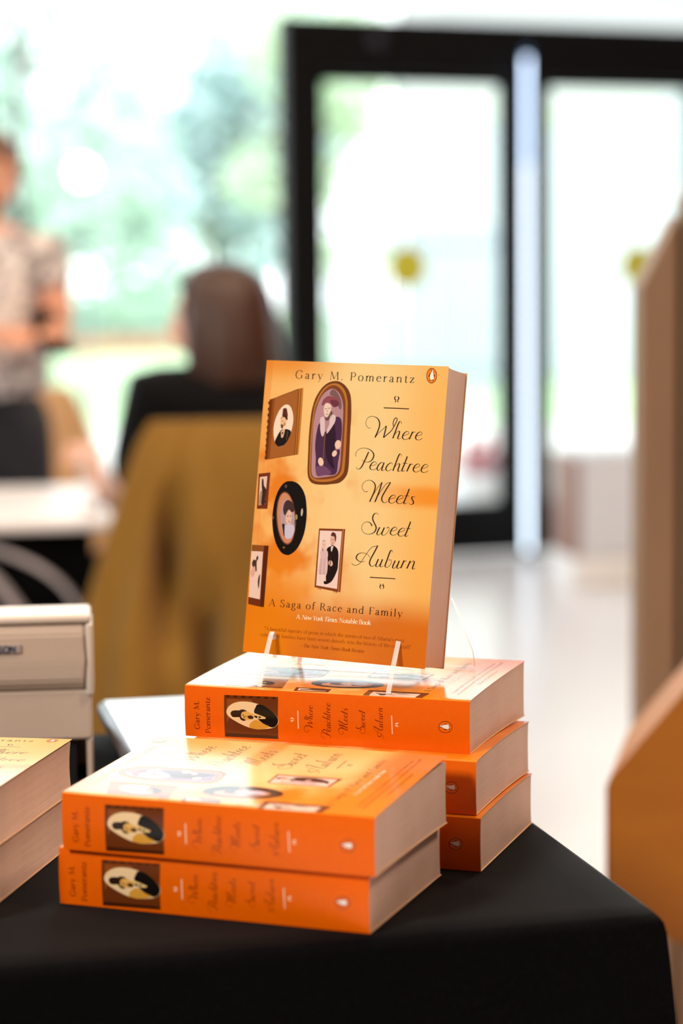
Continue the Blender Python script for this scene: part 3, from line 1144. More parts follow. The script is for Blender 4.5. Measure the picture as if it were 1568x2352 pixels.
def cloth_mat():
    m, nt, p = new_mat('black_tablecloth')
    v, x, y, z = coords(nt)
    n = noise(nt, v, 900, 2)
    n2 = noise(nt, v, 3000, 1).ramp(.66, .74)
    k = noise(nt, v, 9, 3)
    nt.links.new(mixc(nt, n2 * .5, mixc(nt, k, lin('040405'), lin('080709')), lin('48484e')), p.inputs['Base Color'])
    p.inputs['Roughness'].default_value = 0.75
    p.inputs['Specular IOR Level'].default_value = 0.02
    p.inputs['Sheen Weight'].default_value = 0.12
    p.inputs['Sheen Roughness'].default_value = 0.35
    bump(nt, p, n, 0.0004, 0.5)
    return m


LX, LY = 1.75, 0.66
bm = B()
nx, ny = 70, 28
grid = [[bm.verts.new((-LX * i / nx, LY * j / ny, 0)) for j in range(ny + 1)] for i in range(nx + 1)]
for i in range(nx):
    for j in range(ny):
        bm.faces.new((grid[i][j], grid[i][j + 1], grid[i + 1][j + 1], grid[i + 1][j]))
# perimeter, starting at the near right corner and running round
per = [grid[i][0] for i in range(nx)] + [grid[nx][j] for j in range(ny)] + [grid[i][ny] for i in range(nx, 0, -1)] + [grid[0][j] for j in range(ny, 0, -1)]
np_ = len(per)


def outn(vv):
    x, y = vv.co.x, vv.co.y
    ox = (1 if x > -1e-6 else -1 if x < -LX + 1e-6 else 0)
    oy = (-1 if y < 1e-6 else 1 if y > LY - 1e-6 else 0)
    return Vector((ox, oy, 0)).normalized()


prev = per
base = [(v_.co.copy(), outn(v_)) for v_ in per]
for q, (dz, out) in enumerate(((.0015, .004), (.005, .0075), (.011, .0095), (.03, .011), (.08, .016), (.16, .026), (.30, .040), (.46, .052), (.62, .060), (.735, .066))):
    ring = []
    for i, (co, nn) in enumerate(base):
        corner = 1.0 if abs(nn.x) > .1 and abs(nn.y) > .1 else 0.0
        # distance along the edge to the nearest corner
        dcx = min(abs(co.x), abs(co.x + LX))
        dcy = min(abs(co.y), abs(co.y - LY))
        dc = max(dcx, dcy)
        flare = math.exp(-(dc / .06) ** 2)
        s = co.x * 11 + co.y * 13
        o_ = out * (0.50 + 0.62 * flare) + (0.35 * out * math.sin(s * 2.1 + .5) * (1 - flare) * min(1, dz * 4))
        if dz < .03:
            o_ = out
        ring.append(bm.verts.new((co.x + nn.x * o_, co.y + nn.y * o_, -dz)))
    for i in range(np_):
        bm.faces.new((prev[i], prev[(i + 1) % np_], ring[(i + 1) % np_], ring[i]))
    prev = ring
o = obj('tablecloth', bm, cloth_mat(), smooth=True)
tag(o, 'black cloth covering the book table and hanging to the floor', 'tablecloth')
o.matrix_world = TC0

# ------------------------------------------------------------------ receipt printer and flat tablet behind the books
def printer():
    M = Matrix.Translation((-0.201, 1.722, 0.0)) @ Matrix.Rotation(0.11, 4, 'Z')   # right front corner; -x left
    t = tag(empty('receipt_printer', M), 'cream receipt printer with rounded lid at the left end behind the books', 'printer')
    cream = simple('cream_plastic', 'c6b3a3', 0.45, var=0.02, scale=200, bmp=0.0001)
    lidm = simple('pale_cream_lid', 'd8ccc0', 0.38, var=0.02)
    bm = B()
    box(bm, -0.145, 0.0, 0.0, 0.065, 0.1305, 0.1375, 0.0034, 4)
    obj('lid', bm, lidm, t, True)
    bm = B()                                            # front cover: bulges, then curves in at the bottom
    prof = [(0.004, 0.077), (-0.001, 0.085), (-0.002, 0.10), (-0.0015, 0.122), (0.002, 0.1295), (0.065, 0.1295), (0.065, 0.077)]
    prism(bm, prof, lambda q: (-0.145, q[0], q[1]), lambda q: (-0.0055, q[0], q[1]))
    bmesh.ops.bevel(bm, geom=[e for e in bm.edges], offset=0.0015, segments=2, affect='EDGES')
    obj('front_cover', bm, cream, t)
    bm = B()
    box(bm, -0.005, 0.001, 0.0, 0.065, 0.072, 0.1302, 0.0022, 3)
    obj('side_rib', bm, lidm, t, True)
    bm = B()
    box(bm, -0.145, -0.001, 0.004, 0.065, 0.036, 0.0765, 0.002)
    obj('lower_case', bm, cream, t)
    bm = B()
    box(bm, -0.145, -0.004, 0.0655, 0.15, 0.0005, 0.116, 0.004)
    obj('rear_case', bm, cream, t)
    bm = B()
    box(bm, -0.145, -0.014, 0.012, 0.065, 0.0005, 0.0355)
    obj('base', bm, simple('dark_base', '0c0b0b', 0.5), t)
    bm = B()
    box(bm, -0.0055, -0.001, 0.006, 0.065, 0.0005, 0.0355, 0.001)
    obj('side_foot', bm, cream, t)
    # badge with lettering
    bm = B()
    box(bm, -0.110, -0.0555, -0.0035, 0.001, 0.1085, 0.1155, 0.0008)
    b = obj('badge', bm, simple('grey_badge', 'a49c98', 0.4), t)
    sans = {'E': (.55, ['.08,0 .08,.7', '.08,.69 .5,.69', '.08,.36 .45,.36', '.08,.01 .5,.01']),
            'P': (.58, ['.08,0 .08,.7', '.08,.69 .38,.69 .5,.6 .5,.45 .38,.35 .08,.35']),
            'S': (.58, ['.5,.58 .38,.69 .18,.69 .08,.58 .1,.44 .45,.28 .5,.14 .38,.01 .18,.01 .07,.12']),
            'O': (.68, ['.34,.7 .12,.62 .07,.35 .12,.08 .34,0 .56,.08 .61,.35 .56,.62 .34,.7']),
            'N': (.64, ['.08,0 .08,.7', '.08,.7 .54,0', '.54,0 .54,.7'])}
    bm = B()
    x = -0.0600 - 0.0072 * (sum(sans[c][0] for c in 'EPSON') + .2)
    for ch in 'EPSON':
        for s in sans[ch][1]:
            pp = [Vector(tuple(float(k) for k in q.split(','))) for q in s.split(' ')]
            pp = catmull(pp, 4) if len(pp) > 2 else [pp[0].lerp(pp[1], k / 2) for k in range(3)]
            for qd in ribbon(pp, lambda d: .16):
                bm.faces.new([bm.verts.new((x + k.x * .0072, -0.0037, 0.1095 + k.y * .0072)) for k in qd])
        x += (sans[ch][0] + .05) * .0072
    obj('badge_lettering', bm, simple('navy_print', '1c2450', 0.5), b)


printer()
bm = B()
t = tag(empty('tablet', Matrix.Translation((-0.222, 1.932, 0)) @ Matrix.Rotation(0.2363 - 0.03, 4, 'Z')), 'flat tablet with a slate rim and a painted-in daylight reflection, lying behind the books beside the printer', 'tablet')
box(bm, 0.0, 0.26, -0.27, 0.0, 0.012, 0.0285, 0.007, 4)
obj('rim', bm, simple('slate_rim', '5a6070', 0.35, 0.3), t, True)
bm = B()
box(bm, 0.006, 0.254, -0.264, -0.006, 0.0275, 0.0292, 0.0006)
obj('screen', bm, simple('glossy_screen', '9cb0c0', 0.06, spec=0.8), t)  # pale blue base paints in the daylight mirrored by a dark screen
bm = B()
box(bm, 0.02, 0.24, -0.25, -0.02, 0.0005, 0.012)
obj('stand', bm, simple('dark_stand', '14141a', 0.6), t)
# ------------------------------------------------------------------ printed artwork of the cover, millimetres on the cover (u from the spine, v from the foot)
ART = [
('portrait_man',0,'8a4a18',[5.7,184.4,10.2,186.0,15.1,188.1,21.0,190.4,26.4,192.6,31.4,193.8,31.6,186.1,31.8,172.2,31.9,158.2,31.8,145.4,24.8,144.0,17.8,142.6,10.8,141.1,5.7,140.3,5.5,147.6,5.2,159.3,5.4,171.0,5.5,178.5]),
('portrait_man',1,'6b3210',[5.2,184.2,7.4,184.9,7.4,171.1,7.2,157.0,7.4,140.9,5.4,140.3,5.2,159.3,5.2,173.3]),
('portrait_man',1,'c07a2c',[28.4,192.8,31.4,193.8,31.8,145.4,29.3,144.8]),
('portrait_man',2,'7a4012',[29.4,193.1,30.0,193.3,30.6,145.1,29.9,145.0]),
('portrait_man',1,'a2602a',[9.4,185.3,27.4,192.3,28.5,145.0,9.2,141.2]),
('portrait_man',2,'f2dcc4',[19.6,181.2,20.5,181.0,21.4,180.6,22.3,179.8,23.1,178.8,23.8,177.4,24.5,175.7,25.1,173.8,25.4,171.9,25.6,169.9,25.5,167.7,25.3,165.6,25.0,163.5,24.6,161.4,24.1,159.4,23.4,157.6,22.7,155.9,21.8,154.4,20.9,153.2,19.9,152.1,19.0,151.3,18.1,150.7,17.2,150.4,16.4,150.3,15.5,150.4,14.7,150.7,13.9,151.2,13.1,152.0,12.4,153.1,11.8,154.6,11.3,156.5,10.8,158.5,10.5,160.5,10.3,162.2,10.3,164.0,10.4,165.7,10.6,167.5,11.0,169.3,11.5,171.2,12.1,173.0,12.8,174.6,13.4,176.1,14.2,177.3,15.0,178.5,15.9,179.4,16.8,180.2,17.7,180.8,18.6,181.1]),
('portrait_man',3,'5a2b20',[16.8,178.0,17.0,178.3,17.4,178.4,17.8,178.5,18.1,178.5,18.5,178.5,18.9,178.5,19.3,178.4,19.6,178.1,19.8,177.6,20.0,176.9,20.2,176.2,20.4,175.4,20.6,174.6,20.8,173.6,20.9,172.8,20.6,172.2,19.9,171.8,18.8,171.7,17.6,171.7,16.8,172.0,16.5,172.6,16.4,173.4,16.5,174.4,16.5,175.2,16.5,176.0,16.6,176.8,16.6,177.4]),
('portrait_man',3,'5a2b20',[15.1,170.5,15.2,170.8,15.7,171.4,16.4,172.0,17.0,172.5,17.8,172.6,18.8,172.6,19.7,172.5,20.4,172.4,20.8,172.1,20.9,171.6,21.0,171.2,21.0,170.8,21.0,170.4,20.9,170.1,20.7,169.8,20.4,169.8,19.8,170.1,19.1,170.7,18.4,171.2,17.6,171.6,16.9,171.4,16.1,171.0,15.4,170.6]),
('portrait_man',4,'e9b98c',[20.1,168.6,20.1,167.8,20.0,167.1,19.8,166.4,19.5,165.8,19.1,165.4,18.6,165.1,18.1,165.0,17.6,165.1,17.1,165.3,16.6,165.7,16.2,166.3,15.9,166.9,15.7,167.6,15.5,168.4,15.5,169.2,15.6,169.9,15.8,170.6,16.1,171.2,16.5,171.6,17.0,171.9,17.5,172.0,18.0,171.9,18.5,171.7,19.0,171.3,19.4,170.8,19.7,170.1,20.0,169.4]),
('portrait_man',5,'6a3a22',[15.8,166.8,15.9,166.9,16.2,166.8,16.5,166.5,16.8,166.4,17.1,166.4,17.4,166.4,17.7,166.4,17.9,166.2,17.9,165.6,17.9,164.8,17.8,164.1,17.6,163.6,17.3,163.4,17.0,163.5,16.6,163.7,16.3,164.0,16.1,164.6,15.9,165.4,15.8,166.3]),
('portrait_man',5,'6a3a22',[16.2,169.1,17.2,169.3,17.3,168.9,16.3,168.6]),
('portrait_man',3,'1f1513',[17.4,162.9,18.4,163.1,19.7,163.3,21.0,163.3,22.3,163.0,23.6,162.6,24.4,161.8,24.5,160.7,24.1,159.2,23.5,157.8,22.9,156.3,22.2,154.8,21.4,153.5,20.5,152.5,19.6,151.6,18.5,151.0,17.4,150.6,16.1,150.3,15.0,150.5,13.9,151.2,12.8,152.3,12.2,153.5,12.4,154.9,13.1,156.5,13.8,158.0,14.5,159.5,15.3,160.8,16.0,161.9,16.4,162.4,16.8,162.7]),
('portrait_man',4,'dcb48c',[16.3,161.4,19.3,163.9,19.6,162.3,18.5,157.1,17.0,156.8]),
('portrait_man',5,'1f1513',[17.2,161.0,18.4,161.1,18.0,159.4,17.3,159.4]),
('portrait_man',3,'5e2c0e',[5.7,181.7,5.5,181.0,5.1,180.6,4.7,180.7,4.3,181.2,4.3,181.9,4.5,182.6,4.9,183.0,5.3,182.9,5.6,182.4]),
('portrait_man',3,'5e2c0e',[5.8,177.2,5.6,176.6,5.2,176.2,4.7,176.2,4.4,176.7,4.4,177.4,4.6,178.1,5.0,178.5,5.4,178.5,5.7,178.0]),
('portrait_man',3,'5e2c0e',[5.9,172.8,5.7,172.1,5.3,171.7,4.8,171.8,4.5,172.2,4.4,173.0,4.7,173.7,5.0,174.1,5.5,174.0,5.8,173.5]),
('portrait_man',3,'5e2c0e',[6.0,168.3,5.8,167.7,5.3,167.2,4.9,167.3,4.6,167.8,4.5,168.5,4.7,169.2,5.1,169.6,5.6,169.6,5.9,169.1]),
('portrait_man',3,'5e2c0e',[6.0,163.9,5.8,163.2,5.4,162.8,5.0,162.8,4.7,163.3,4.6,164.1,4.8,164.8,5.2,165.2,5.7,165.1,6.0,164.6]),
('portrait_man',3,'5e2c0e',[6.1,159.4,5.9,158.8,5.5,158.3,5.1,158.4,4.8,158.9,4.7,159.6,4.9,160.3,5.3,160.7,5.7,160.7,6.0,160.2]),
('portrait_man',3,'5e2c0e',[6.2,155.0,6.0,154.3,5.6,153.9,5.2,153.9,4.8,154.4,4.8,155.2,5.0,155.8,5.4,156.2,5.8,156.2,6.1,155.7]),
('portrait_man',3,'5e2c0e',[6.3,150.5,6.1,149.8,5.7,149.4,5.2,149.5,4.9,150.0,4.8,150.7,5.1,151.4,5.5,151.8,5.9,151.8,6.2,151.3]),
('portrait_man',3,'5e2c0e',[6.4,146.1,6.2,145.4,5.8,145.0,5.3,145.1,5.0,145.5,4.9,146.2,5.1,146.9,5.5,147.3,6.0,147.3,6.3,146.8]),
('portrait_man',3,'5e2c0e',[6.5,141.7,6.2,141.0,5.8,140.6,5.4,140.6,5.1,141.1,5.0,141.8,5.2,142.5,5.6,142.9,6.1,142.8,6.4,142.4]),
('portrait_woman',0,'6e3a16',[57.0,199.7,58.7,199.5,60.2,199.1,61.6,198.4,63.1,197.6,64.6,196.4,65.9,195.1,67.1,193.7,68.0,192.2,68.9,190.4,69.4,188.5,69.8,186.5,70.2,184.0,70.5,180.8,70.8,177.3,71.0,173.9,71.1,170.9,71.1,168.0,71.2,164.7,71.3,160.4,71.5,155.6,71.7,150.9,71.9,146.3,72.1,141.8,72.1,138.0,71.9,135.3,71.5,133.3,70.7,131.5,69.5,129.7,68.0,128.1,66.2,126.8,63.9,126.0,61.4,125.6,58.8,125.2,56.2,124.8,53.7,124.6,51.4,124.5,49.5,124.5,47.8,124.5,46.3,124.8,44.9,125.2,43.7,125.8,42.6,126.7,41.8,127.8,41.1,129.1,40.6,130.8,40.2,132.7,40.0,135.0,39.8,137.7,39.7,140.8,39.5,144.3,39.4,147.9,39.2,151.4,39.0,155.0,38.9,158.5,38.9,162.0,38.9,165.5,39.0,168.8,39.1,171.7,39.2,174.3,39.5,177.2,40.0,180.3,40.7,183.5,41.6,186.5,42.9,189.3,44.4,191.9,46.0,194.2,47.6,195.9,49.3,197.2,51.1,198.3,53.1,199.1,55.1,199.5]),
('portrait_woman',1,'b87434',[56.7,198.0,58.1,197.8,59.5,197.3,60.8,196.6,62.1,195.6,63.3,194.4,64.4,193.0,65.3,191.3,66.0,189.4,66.6,187.5,67.0,186.2,67.3,184.8,67.5,182.0,67.8,177.4,68.2,171.4,68.5,164.5,68.8,156.0,69.0,146.5,69.0,139.2,68.8,135.5,68.4,133.9,67.6,132.7,66.5,131.2,65.1,130.0,63.5,129.0,61.6,128.2,59.5,127.5,57.1,127.0,54.3,126.7,51.3,126.5,48.7,126.6,46.7,126.9,45.2,127.4,44.0,128.2,43.1,129.0,42.4,129.9,41.9,131.3,41.6,132.7,41.4,134.4,41.2,137.7,40.9,143.7,40.6,151.3,40.4,158.6,40.5,165.3,40.6,171.8,41.0,177.2,41.5,181.0,42.3,183.7,43.2,186.1,44.3,188.8,45.7,191.2,47.1,193.3,48.6,194.8,50.2,196.0,51.8,196.9,53.4,197.6,55.1,197.9]),
('portrait_woman',2,'7c4420',[56.3,196.4,57.7,196.1,59.0,195.5,60.2,194.7,61.4,193.7,62.4,192.5,63.3,191.1,64.1,189.6,64.7,187.9,65.3,186.1,65.6,184.6,65.8,183.0,66.0,180.1,66.3,175.2,66.5,168.9,66.7,162.1,66.9,154.3,67.0,146.0,67.0,139.6,66.8,136.4,66.5,135.1,66.0,134.0,65.2,132.6,64.2,131.5,62.8,130.6,61.2,129.8,59.2,129.3,57.0,128.9,54.2,128.5,51.1,128.2,48.5,128.2,46.8,128.4,45.6,128.8,44.6,129.3,43.8,130.1,43.3,131.0,42.9,132.3,42.5,133.3,42.4,134.6,42.2,137.8,41.9,144.5,41.6,153.1,41.5,161.0,41.5,167.2,41.6,172.7,42.0,177.2,42.6,180.6,43.4,183.0,44.3,185.2,45.3,187.7,46.5,189.9,47.7,191.9,49.1,193.5,50.6,194.8,52.1,195.8,53.6,196.3,55.0,196.5]),
('portrait_woman',3,'b48a94',[55.0,194.0,56.7,193.5,58.3,192.5,59.8,191.2,61.0,189.7,62.0,188.0,62.9,186.0,63.6,183.8,64.1,181.3,64.5,178.2,64.7,174.0,64.9,169.2,65.0,164.4,65.1,159.7,65.2,155.0,65.2,150.5,65.3,146.3,65.4,142.3,65.3,139.0,65.0,136.7,64.6,135.1,64.0,133.9,63.4,132.9,62.5,132.2,61.2,131.6,59.3,131.1,56.9,130.6,54.4,130.2,51.7,129.7,48.9,129.3,46.7,129.2,45.4,129.6,44.6,130.3,44.0,131.4,43.6,132.4,43.2,133.7,43.0,136.4,42.6,141.5,42.4,148.0,42.1,154.0,41.9,159.0,41.8,163.6,41.8,167.9,42.1,172.1,42.6,176.1,43.3,179.6,44.2,182.8,45.3,185.7,46.5,188.1,47.9,190.0,49.2,191.4,50.7,192.5,52.1,193.3,53.5,193.9]),
('portrait_woman',4,'7a5a5a',[52.7,189.8,52.8,191.1,53.5,192.5,54.4,193.4,55.3,193.6,56.5,193.1,57.7,192.3,59.0,190.9,60.3,189.2,61.4,187.3,62.1,185.4,62.6,183.5,62.8,181.8,62.7,180.5,62.4,179.4,61.9,179.0,61.3,179.7,60.5,181.1,59.6,182.6,58.7,184.3,57.7,186.1,56.6,187.6,55.2,188.5,53.6,189.0]),
('portrait_woman',4,'4a2b4a',[45.2,164.4,45.6,166.8,46.2,168.3,47.1,168.7,48.4,166.9,49.9,163.9,51.4,162.4,52.8,163.6,54.1,166.1,55.4,168.6,56.4,170.5,57.4,172.3,58.4,173.6,59.8,174.0,61.2,173.9,62.4,173.3,63.3,172.1,63.9,170.4,64.3,168.0,64.6,164.2,64.7,159.8,64.5,156.5,63.5,155.7,62.2,156.2,61.2,156.1,60.7,154.4,60.5,152.0,60.8,150.3,61.8,150.1,63.3,150.6,64.3,150.0,64.4,147.7,64.0,144.4,63.6,141.2,63.6,138.2,63.5,135.1,62.6,132.9,60.3,131.9,57.1,131.7,54.2,131.5,51.9,131.0,49.9,130.5,48.3,130.7,47.3,131.8,46.7,133.6,46.3,135.7,46.1,138.1,46.0,140.7,45.9,143.6,45.4,146.4,44.8,149.5,44.5,152.8,44.5,156.7,44.8,161.0]),
('portrait_woman',5,'2f1a2e',[52.5,161.0,54.0,164.6,56.1,167.6,57.9,168.7,59.0,166.9,59.7,163.2,60.2,159.5,60.4,156.4,60.2,153.2,60.0,150.3,59.7,147.8,59.3,145.5,59.2,143.3,59.9,140.6,61.0,138.0,61.3,136.5,60.1,136.7,58.2,138.1,56.5,139.9,55.2,142.0,54.1,144.5,53.3,147.6,52.6,151.9,52.2,156.8]),
('portrait_woman',5,'e6cdbf',[49.0,180.1,49.2,181.3,49.5,182.4,50.0,183.2,50.8,183.5,51.6,183.5,52.5,183.3,53.4,182.9,54.1,182.3,54.7,181.5,54.9,180.4,54.8,179.1,54.5,177.8,54.0,176.2,53.2,174.6,52.4,173.5,51.7,173.2,51.0,173.4,50.4,173.9,49.9,174.6,49.6,175.6,49.4,176.6,49.1,177.8,49.0,178.9]),
('portrait_woman',6,'8f4a55',[47.0,182.6,47.3,183.7,47.7,185.1,48.5,186.3,49.5,187.3,50.7,188.1,52.0,188.6,53.5,188.6,55.1,188.3,56.6,187.8,58.1,187.2,59.5,186.4,60.4,185.4,60.8,184.4,60.8,183.2,60.4,182.2,59.4,181.4,58.0,180.8,56.8,180.7,55.9,181.2,55.1,182.1,54.3,182.9,53.2,183.3,52.1,183.7,51.0,183.7,49.9,183.0,49.0,182.1,48.2,181.5,47.6,181.5,47.2,181.9]),
('portrait_woman',7,'6b3340',[53.8,185.6,55.0,186.0,56.8,186.0,58.3,185.8,59.3,185.4,60.0,184.8,60.4,184.1,60.5,183.2,60.4,182.4,59.9,181.7,59.0,181.2,57.8,180.9,56.7,180.9,55.9,181.3,55.1,182.1,54.6,182.9,54.0,183.8,53.6,184.9]),
('portrait_woman',6,'6b4a44',[50.6,173.4,51.0,173.3,51.7,172.9,52.5,173.1,53.3,174.5,54.2,176.5,55.0,177.8,55.6,177.8,56.1,177.1,56.2,176.0,55.6,174.5,54.6,172.6,53.6,171.3,52.7,170.8,51.8,170.8,51.1,171.2,50.7,171.8,50.6,172.8]),
('portrait_woman',6,'d9c2c6',[47.0,172.4,47.7,173.2,48.8,173.6,49.6,173.4,50.2,172.2,50.6,170.3,50.9,168.4,51.1,166.3,51.2,164.2,51.2,162.3,50.8,160.8,50.3,159.5,49.7,159.0,49.1,159.7,48.4,161.1,47.9,162.7,47.5,164.4,47.3,166.4,47.1,168.2,46.9,169.8,46.8,171.2]),
('portrait_woman',6,'d9c2c6',[54.3,174.5,55.5,175.2,57.1,175.3,58.3,174.9,58.9,174.0,59.0,172.6,58.9,171.0,58.4,169.5,57.5,167.9,56.6,166.3,55.4,164.4,54.2,162.6,53.2,161.5,52.8,161.7,52.7,162.6,52.8,163.8,53.2,165.2,53.9,166.8,54.4,168.5,54.3,170.6,54.1,172.9]),
('portrait_woman',6,'e9c8b4',[64.8,153.8,64.7,153.1,64.4,152.5,64.1,151.9,63.7,151.5,63.2,151.2,62.7,151.0,62.1,151.0,61.6,151.1,61.1,151.4,60.7,151.8,60.4,152.4,60.1,153.0,60.0,153.7,60.0,154.4,60.2,155.1,60.4,155.7,60.8,156.2,61.2,156.7,61.7,157.0,62.2,157.2,62.7,157.2,63.3,157.1,63.7,156.8,64.2,156.3,64.5,155.8,64.7,155.2,64.8,154.5]),
('portrait_woman',6,'e9c8b4',[62.0,146.8,61.7,146.3,61.4,145.9,61.0,145.6,60.6,145.3,60.2,145.2,59.8,145.1,59.4,145.2,59.0,145.4,58.8,145.7,58.5,146.1,58.4,146.5,58.4,147.0,58.5,147.5,58.6,148.1,58.8,148.5,59.2,148.9,59.5,149.3,59.9,149.6,60.4,149.7,60.8,149.7,61.2,149.7,61.5,149.5,61.8,149.2,62.0,148.8,62.2,148.3,62.2,147.8,62.1,147.3]),
('portrait_woman',6,'e9c8b4',[52.2,141.4,52.3,140.7,52.3,140.0,52.2,139.4,52.0,138.9,51.7,138.5,51.3,138.2,50.8,138.0,50.4,138.0,49.9,138.1,49.4,138.4,49.0,138.8,48.6,139.3,48.3,139.9,48.0,140.6,47.9,141.3,47.9,141.9,48.0,142.6,48.2,143.1,48.5,143.5,48.9,143.8,49.4,144.0,49.9,144.0,50.3,143.8,50.8,143.6,51.2,143.2,51.6,142.6,51.9,142.0]),
('portrait_woman',6,'8a6030',[52.0,161.0,51.9,160.6,51.6,160.5,51.3,160.6,51.1,160.9,51.2,161.3,51.5,161.5,51.8,161.3]),
('portrait_woman',6,'8a6030',[52.0,159.7,51.9,159.3,51.6,159.1,51.3,159.3,51.1,159.6,51.2,160.0,51.5,160.1,51.9,160.0]),
('portrait_woman',6,'8a6030',[52.0,158.3,51.9,157.9,51.6,157.8,51.3,157.9,51.1,158.3,51.2,158.6,51.5,158.8,51.9,158.7]),
('portrait_woman',6,'8a6030',[52.1,157.0,52.0,156.6,51.6,156.4,51.3,156.6,51.2,156.9,51.3,157.3,51.6,157.4,51.9,157.3]),
('portrait_woman',6,'8a6030',[52.1,155.6,52.0,155.3,51.7,155.1,51.4,155.2,51.2,155.6,51.3,155.9,51.6,156.1,51.9,156.0]),
('portrait_woman',6,'8a6030',[52.1,154.3,52.0,153.9,51.7,153.8,51.4,153.9,51.2,154.2,51.3,154.6,51.6,154.8,51.9,154.6]),
('portrait_woman',6,'8a6030',[52.1,152.9,52.0,152.6,51.7,152.4,51.4,152.6,51.2,152.9,51.3,153.3,51.6,153.4,52.0,153.3]),
('portrait_woman',6,'8a6030',[52.1,151.6,52.0,151.2,51.7,151.1,51.4,151.2,51.2,151.6,51.4,151.9,51.6,152.1,52.0,151.9]),
('portrait_woman',6,'8a6030',[52.2,150.3,52.1,149.9,51.8,149.7,51.4,149.9,51.3,150.2,51.4,150.6,51.7,150.7,52.0,150.6]),
('portrait_woman',6,'8a6030',[52.2,148.9,52.1,148.6,51.8,148.4,51.5,148.5,51.3,148.9,51.4,149.2,51.7,149.4,52.0,149.3]),
('portrait_woman',6,'8a6030',[52.2,147.6,52.1,147.2,51.8,147.1,51.5,147.2,51.3,147.5,51.4,147.9,51.7,148.1,52.0,147.9]),
('portrait_woman',6,'8a6030',[52.2,146.2,52.1,145.9,51.8,145.7,51.5,145.8,51.3,146.2,51.4,146.6,51.7,146.7,52.1,146.6]),
('portrait_woman',6,'8a6030',[52.3,144.9,52.2,144.5,51.9,144.4,51.5,144.5,51.4,144.8,51.5,145.2,51.8,145.4,52.1,145.2]),
('portrait_woman',6,'8a6030',[52.3,143.6,52.2,143.2,51.9,143.0,51.5,143.2,51.4,143.5,51.5,143.9,51.8,144.0,52.1,143.9]),
('portrait_woman',5,'70486a',[46.7,137.1,48.1,138.1,50.3,138.6,52.6,138.3,55.1,137.1,57.7,135.2,59.0,133.6,58.3,132.6,56.4,132.0,54.2,131.5,52.2,131.0,50.0,130.7,48.2,131.2,47.1,132.8,46.5,135.2]),
('portrait_small',0,'74301a',[1.2,129.8,10.6,131.2,10.6,104.7,2.1,104.2]),
('portrait_small',1,'e6c4b0',[2.5,127.4,8.4,128.4,8.2,107.8,3.2,106.8]),
('portrait_small',2,'3a2a22',[4.3,126.0,4.7,126.5,5.1,126.4,5.5,125.8,5.8,124.6,6.0,122.9,6.3,121.4,7.0,120.5,7.8,119.7,8.4,118.6,8.5,116.8,8.3,114.6,8.2,112.5,8.2,110.7,8.3,109.0,8.0,107.9,7.2,107.2,6.1,107.0,5.3,107.7,5.2,110.0,5.3,113.1,5.4,116.1,5.1,118.2,4.7,120.1,4.5,121.8,4.3,123.5,4.3,125.0]),
('portrait_small',2,'a88a70',[3.7,116.0,4.0,117.2,4.5,117.7,5.0,117.6,5.2,117.0,5.5,115.9,5.5,114.5,5.5,112.4,5.4,109.9,5.1,108.1,4.6,107.1,3.9,106.8,3.4,107.5,3.3,109.9,3.4,113.3]),
('portrait_oval',0,'17110f',[26.8,125.8,28.9,125.8,31.3,125.3,33.5,124.2,35.5,122.6,37.4,120.4,38.9,118.0,40.1,115.3,40.9,112.3,41.5,109.2,42.0,106.1,42.3,102.8,42.4,99.3,42.3,95.7,42.0,91.9,41.4,88.3,40.4,84.8,39.1,81.5,37.7,78.6,36.2,76.5,34.6,74.8,33.0,73.6,31.7,72.8,30.5,72.3,29.1,72.3,27.6,72.5,26.0,73.0,24.4,74.0,22.8,75.6,21.2,77.7,19.8,80.0,18.6,82.7,17.5,85.7,16.6,88.8,16.0,91.7,15.5,94.6,15.2,97.6,15.1,100.9,15.2,104.3,15.5,107.7,15.9,110.8,16.6,113.9,17.5,116.8,18.6,119.4,20.0,121.7,21.5,123.6,23.1,124.8,24.8,125.5]),
('portrait_oval',1,'7d4a36',[33.8,99.7,34.3,95.4,34.3,91.3,33.9,87.6,33.2,84.5,32.1,82.0,30.7,80.4,29.0,79.7,27.3,80.0,25.4,81.2,23.6,83.3,21.9,86.2,20.5,89.8,19.3,93.8,18.5,98.0,18.0,102.3,18.0,106.4,18.3,110.1,19.1,113.3,20.2,115.8,21.6,117.3,23.3,118.0,25.1,117.7,26.9,116.5,28.7,114.3,30.4,111.4,31.8,107.9,33.0,103.9]),
('portrait_oval',2,'c98a68',[33.1,99.6,33.6,95.6,33.6,91.7,33.3,88.1,32.7,85.1,31.7,82.8,30.4,81.3,28.9,80.7,27.3,81.0,25.7,82.1,24.0,84.1,22.5,86.9,21.1,90.2,20.1,94.0,19.3,98.1,18.8,102.2,18.8,106.1,19.1,109.6,19.7,112.6,20.7,115.0,22.0,116.5,23.5,117.1,25.1,116.8,26.8,115.6,28.4,113.6,29.9,110.8,31.3,107.4,32.4,103.7]),
('portrait_oval',3,'b49aa4',[33.3,98.5,33.6,95.3,33.7,92.2,33.4,89.3,32.9,86.9,32.1,85.1,31.0,83.9,29.8,83.3,28.5,83.6,27.1,84.5,25.8,86.1,24.6,88.3,23.4,91.0,22.6,94.0,21.9,97.3,21.6,100.5,21.5,103.6,21.8,106.5,22.4,108.9,23.2,110.8,24.2,112.0,25.4,112.5,26.8,112.2,28.1,111.3,29.4,109.7,30.7,107.5,31.8,104.8,32.7,101.7]),
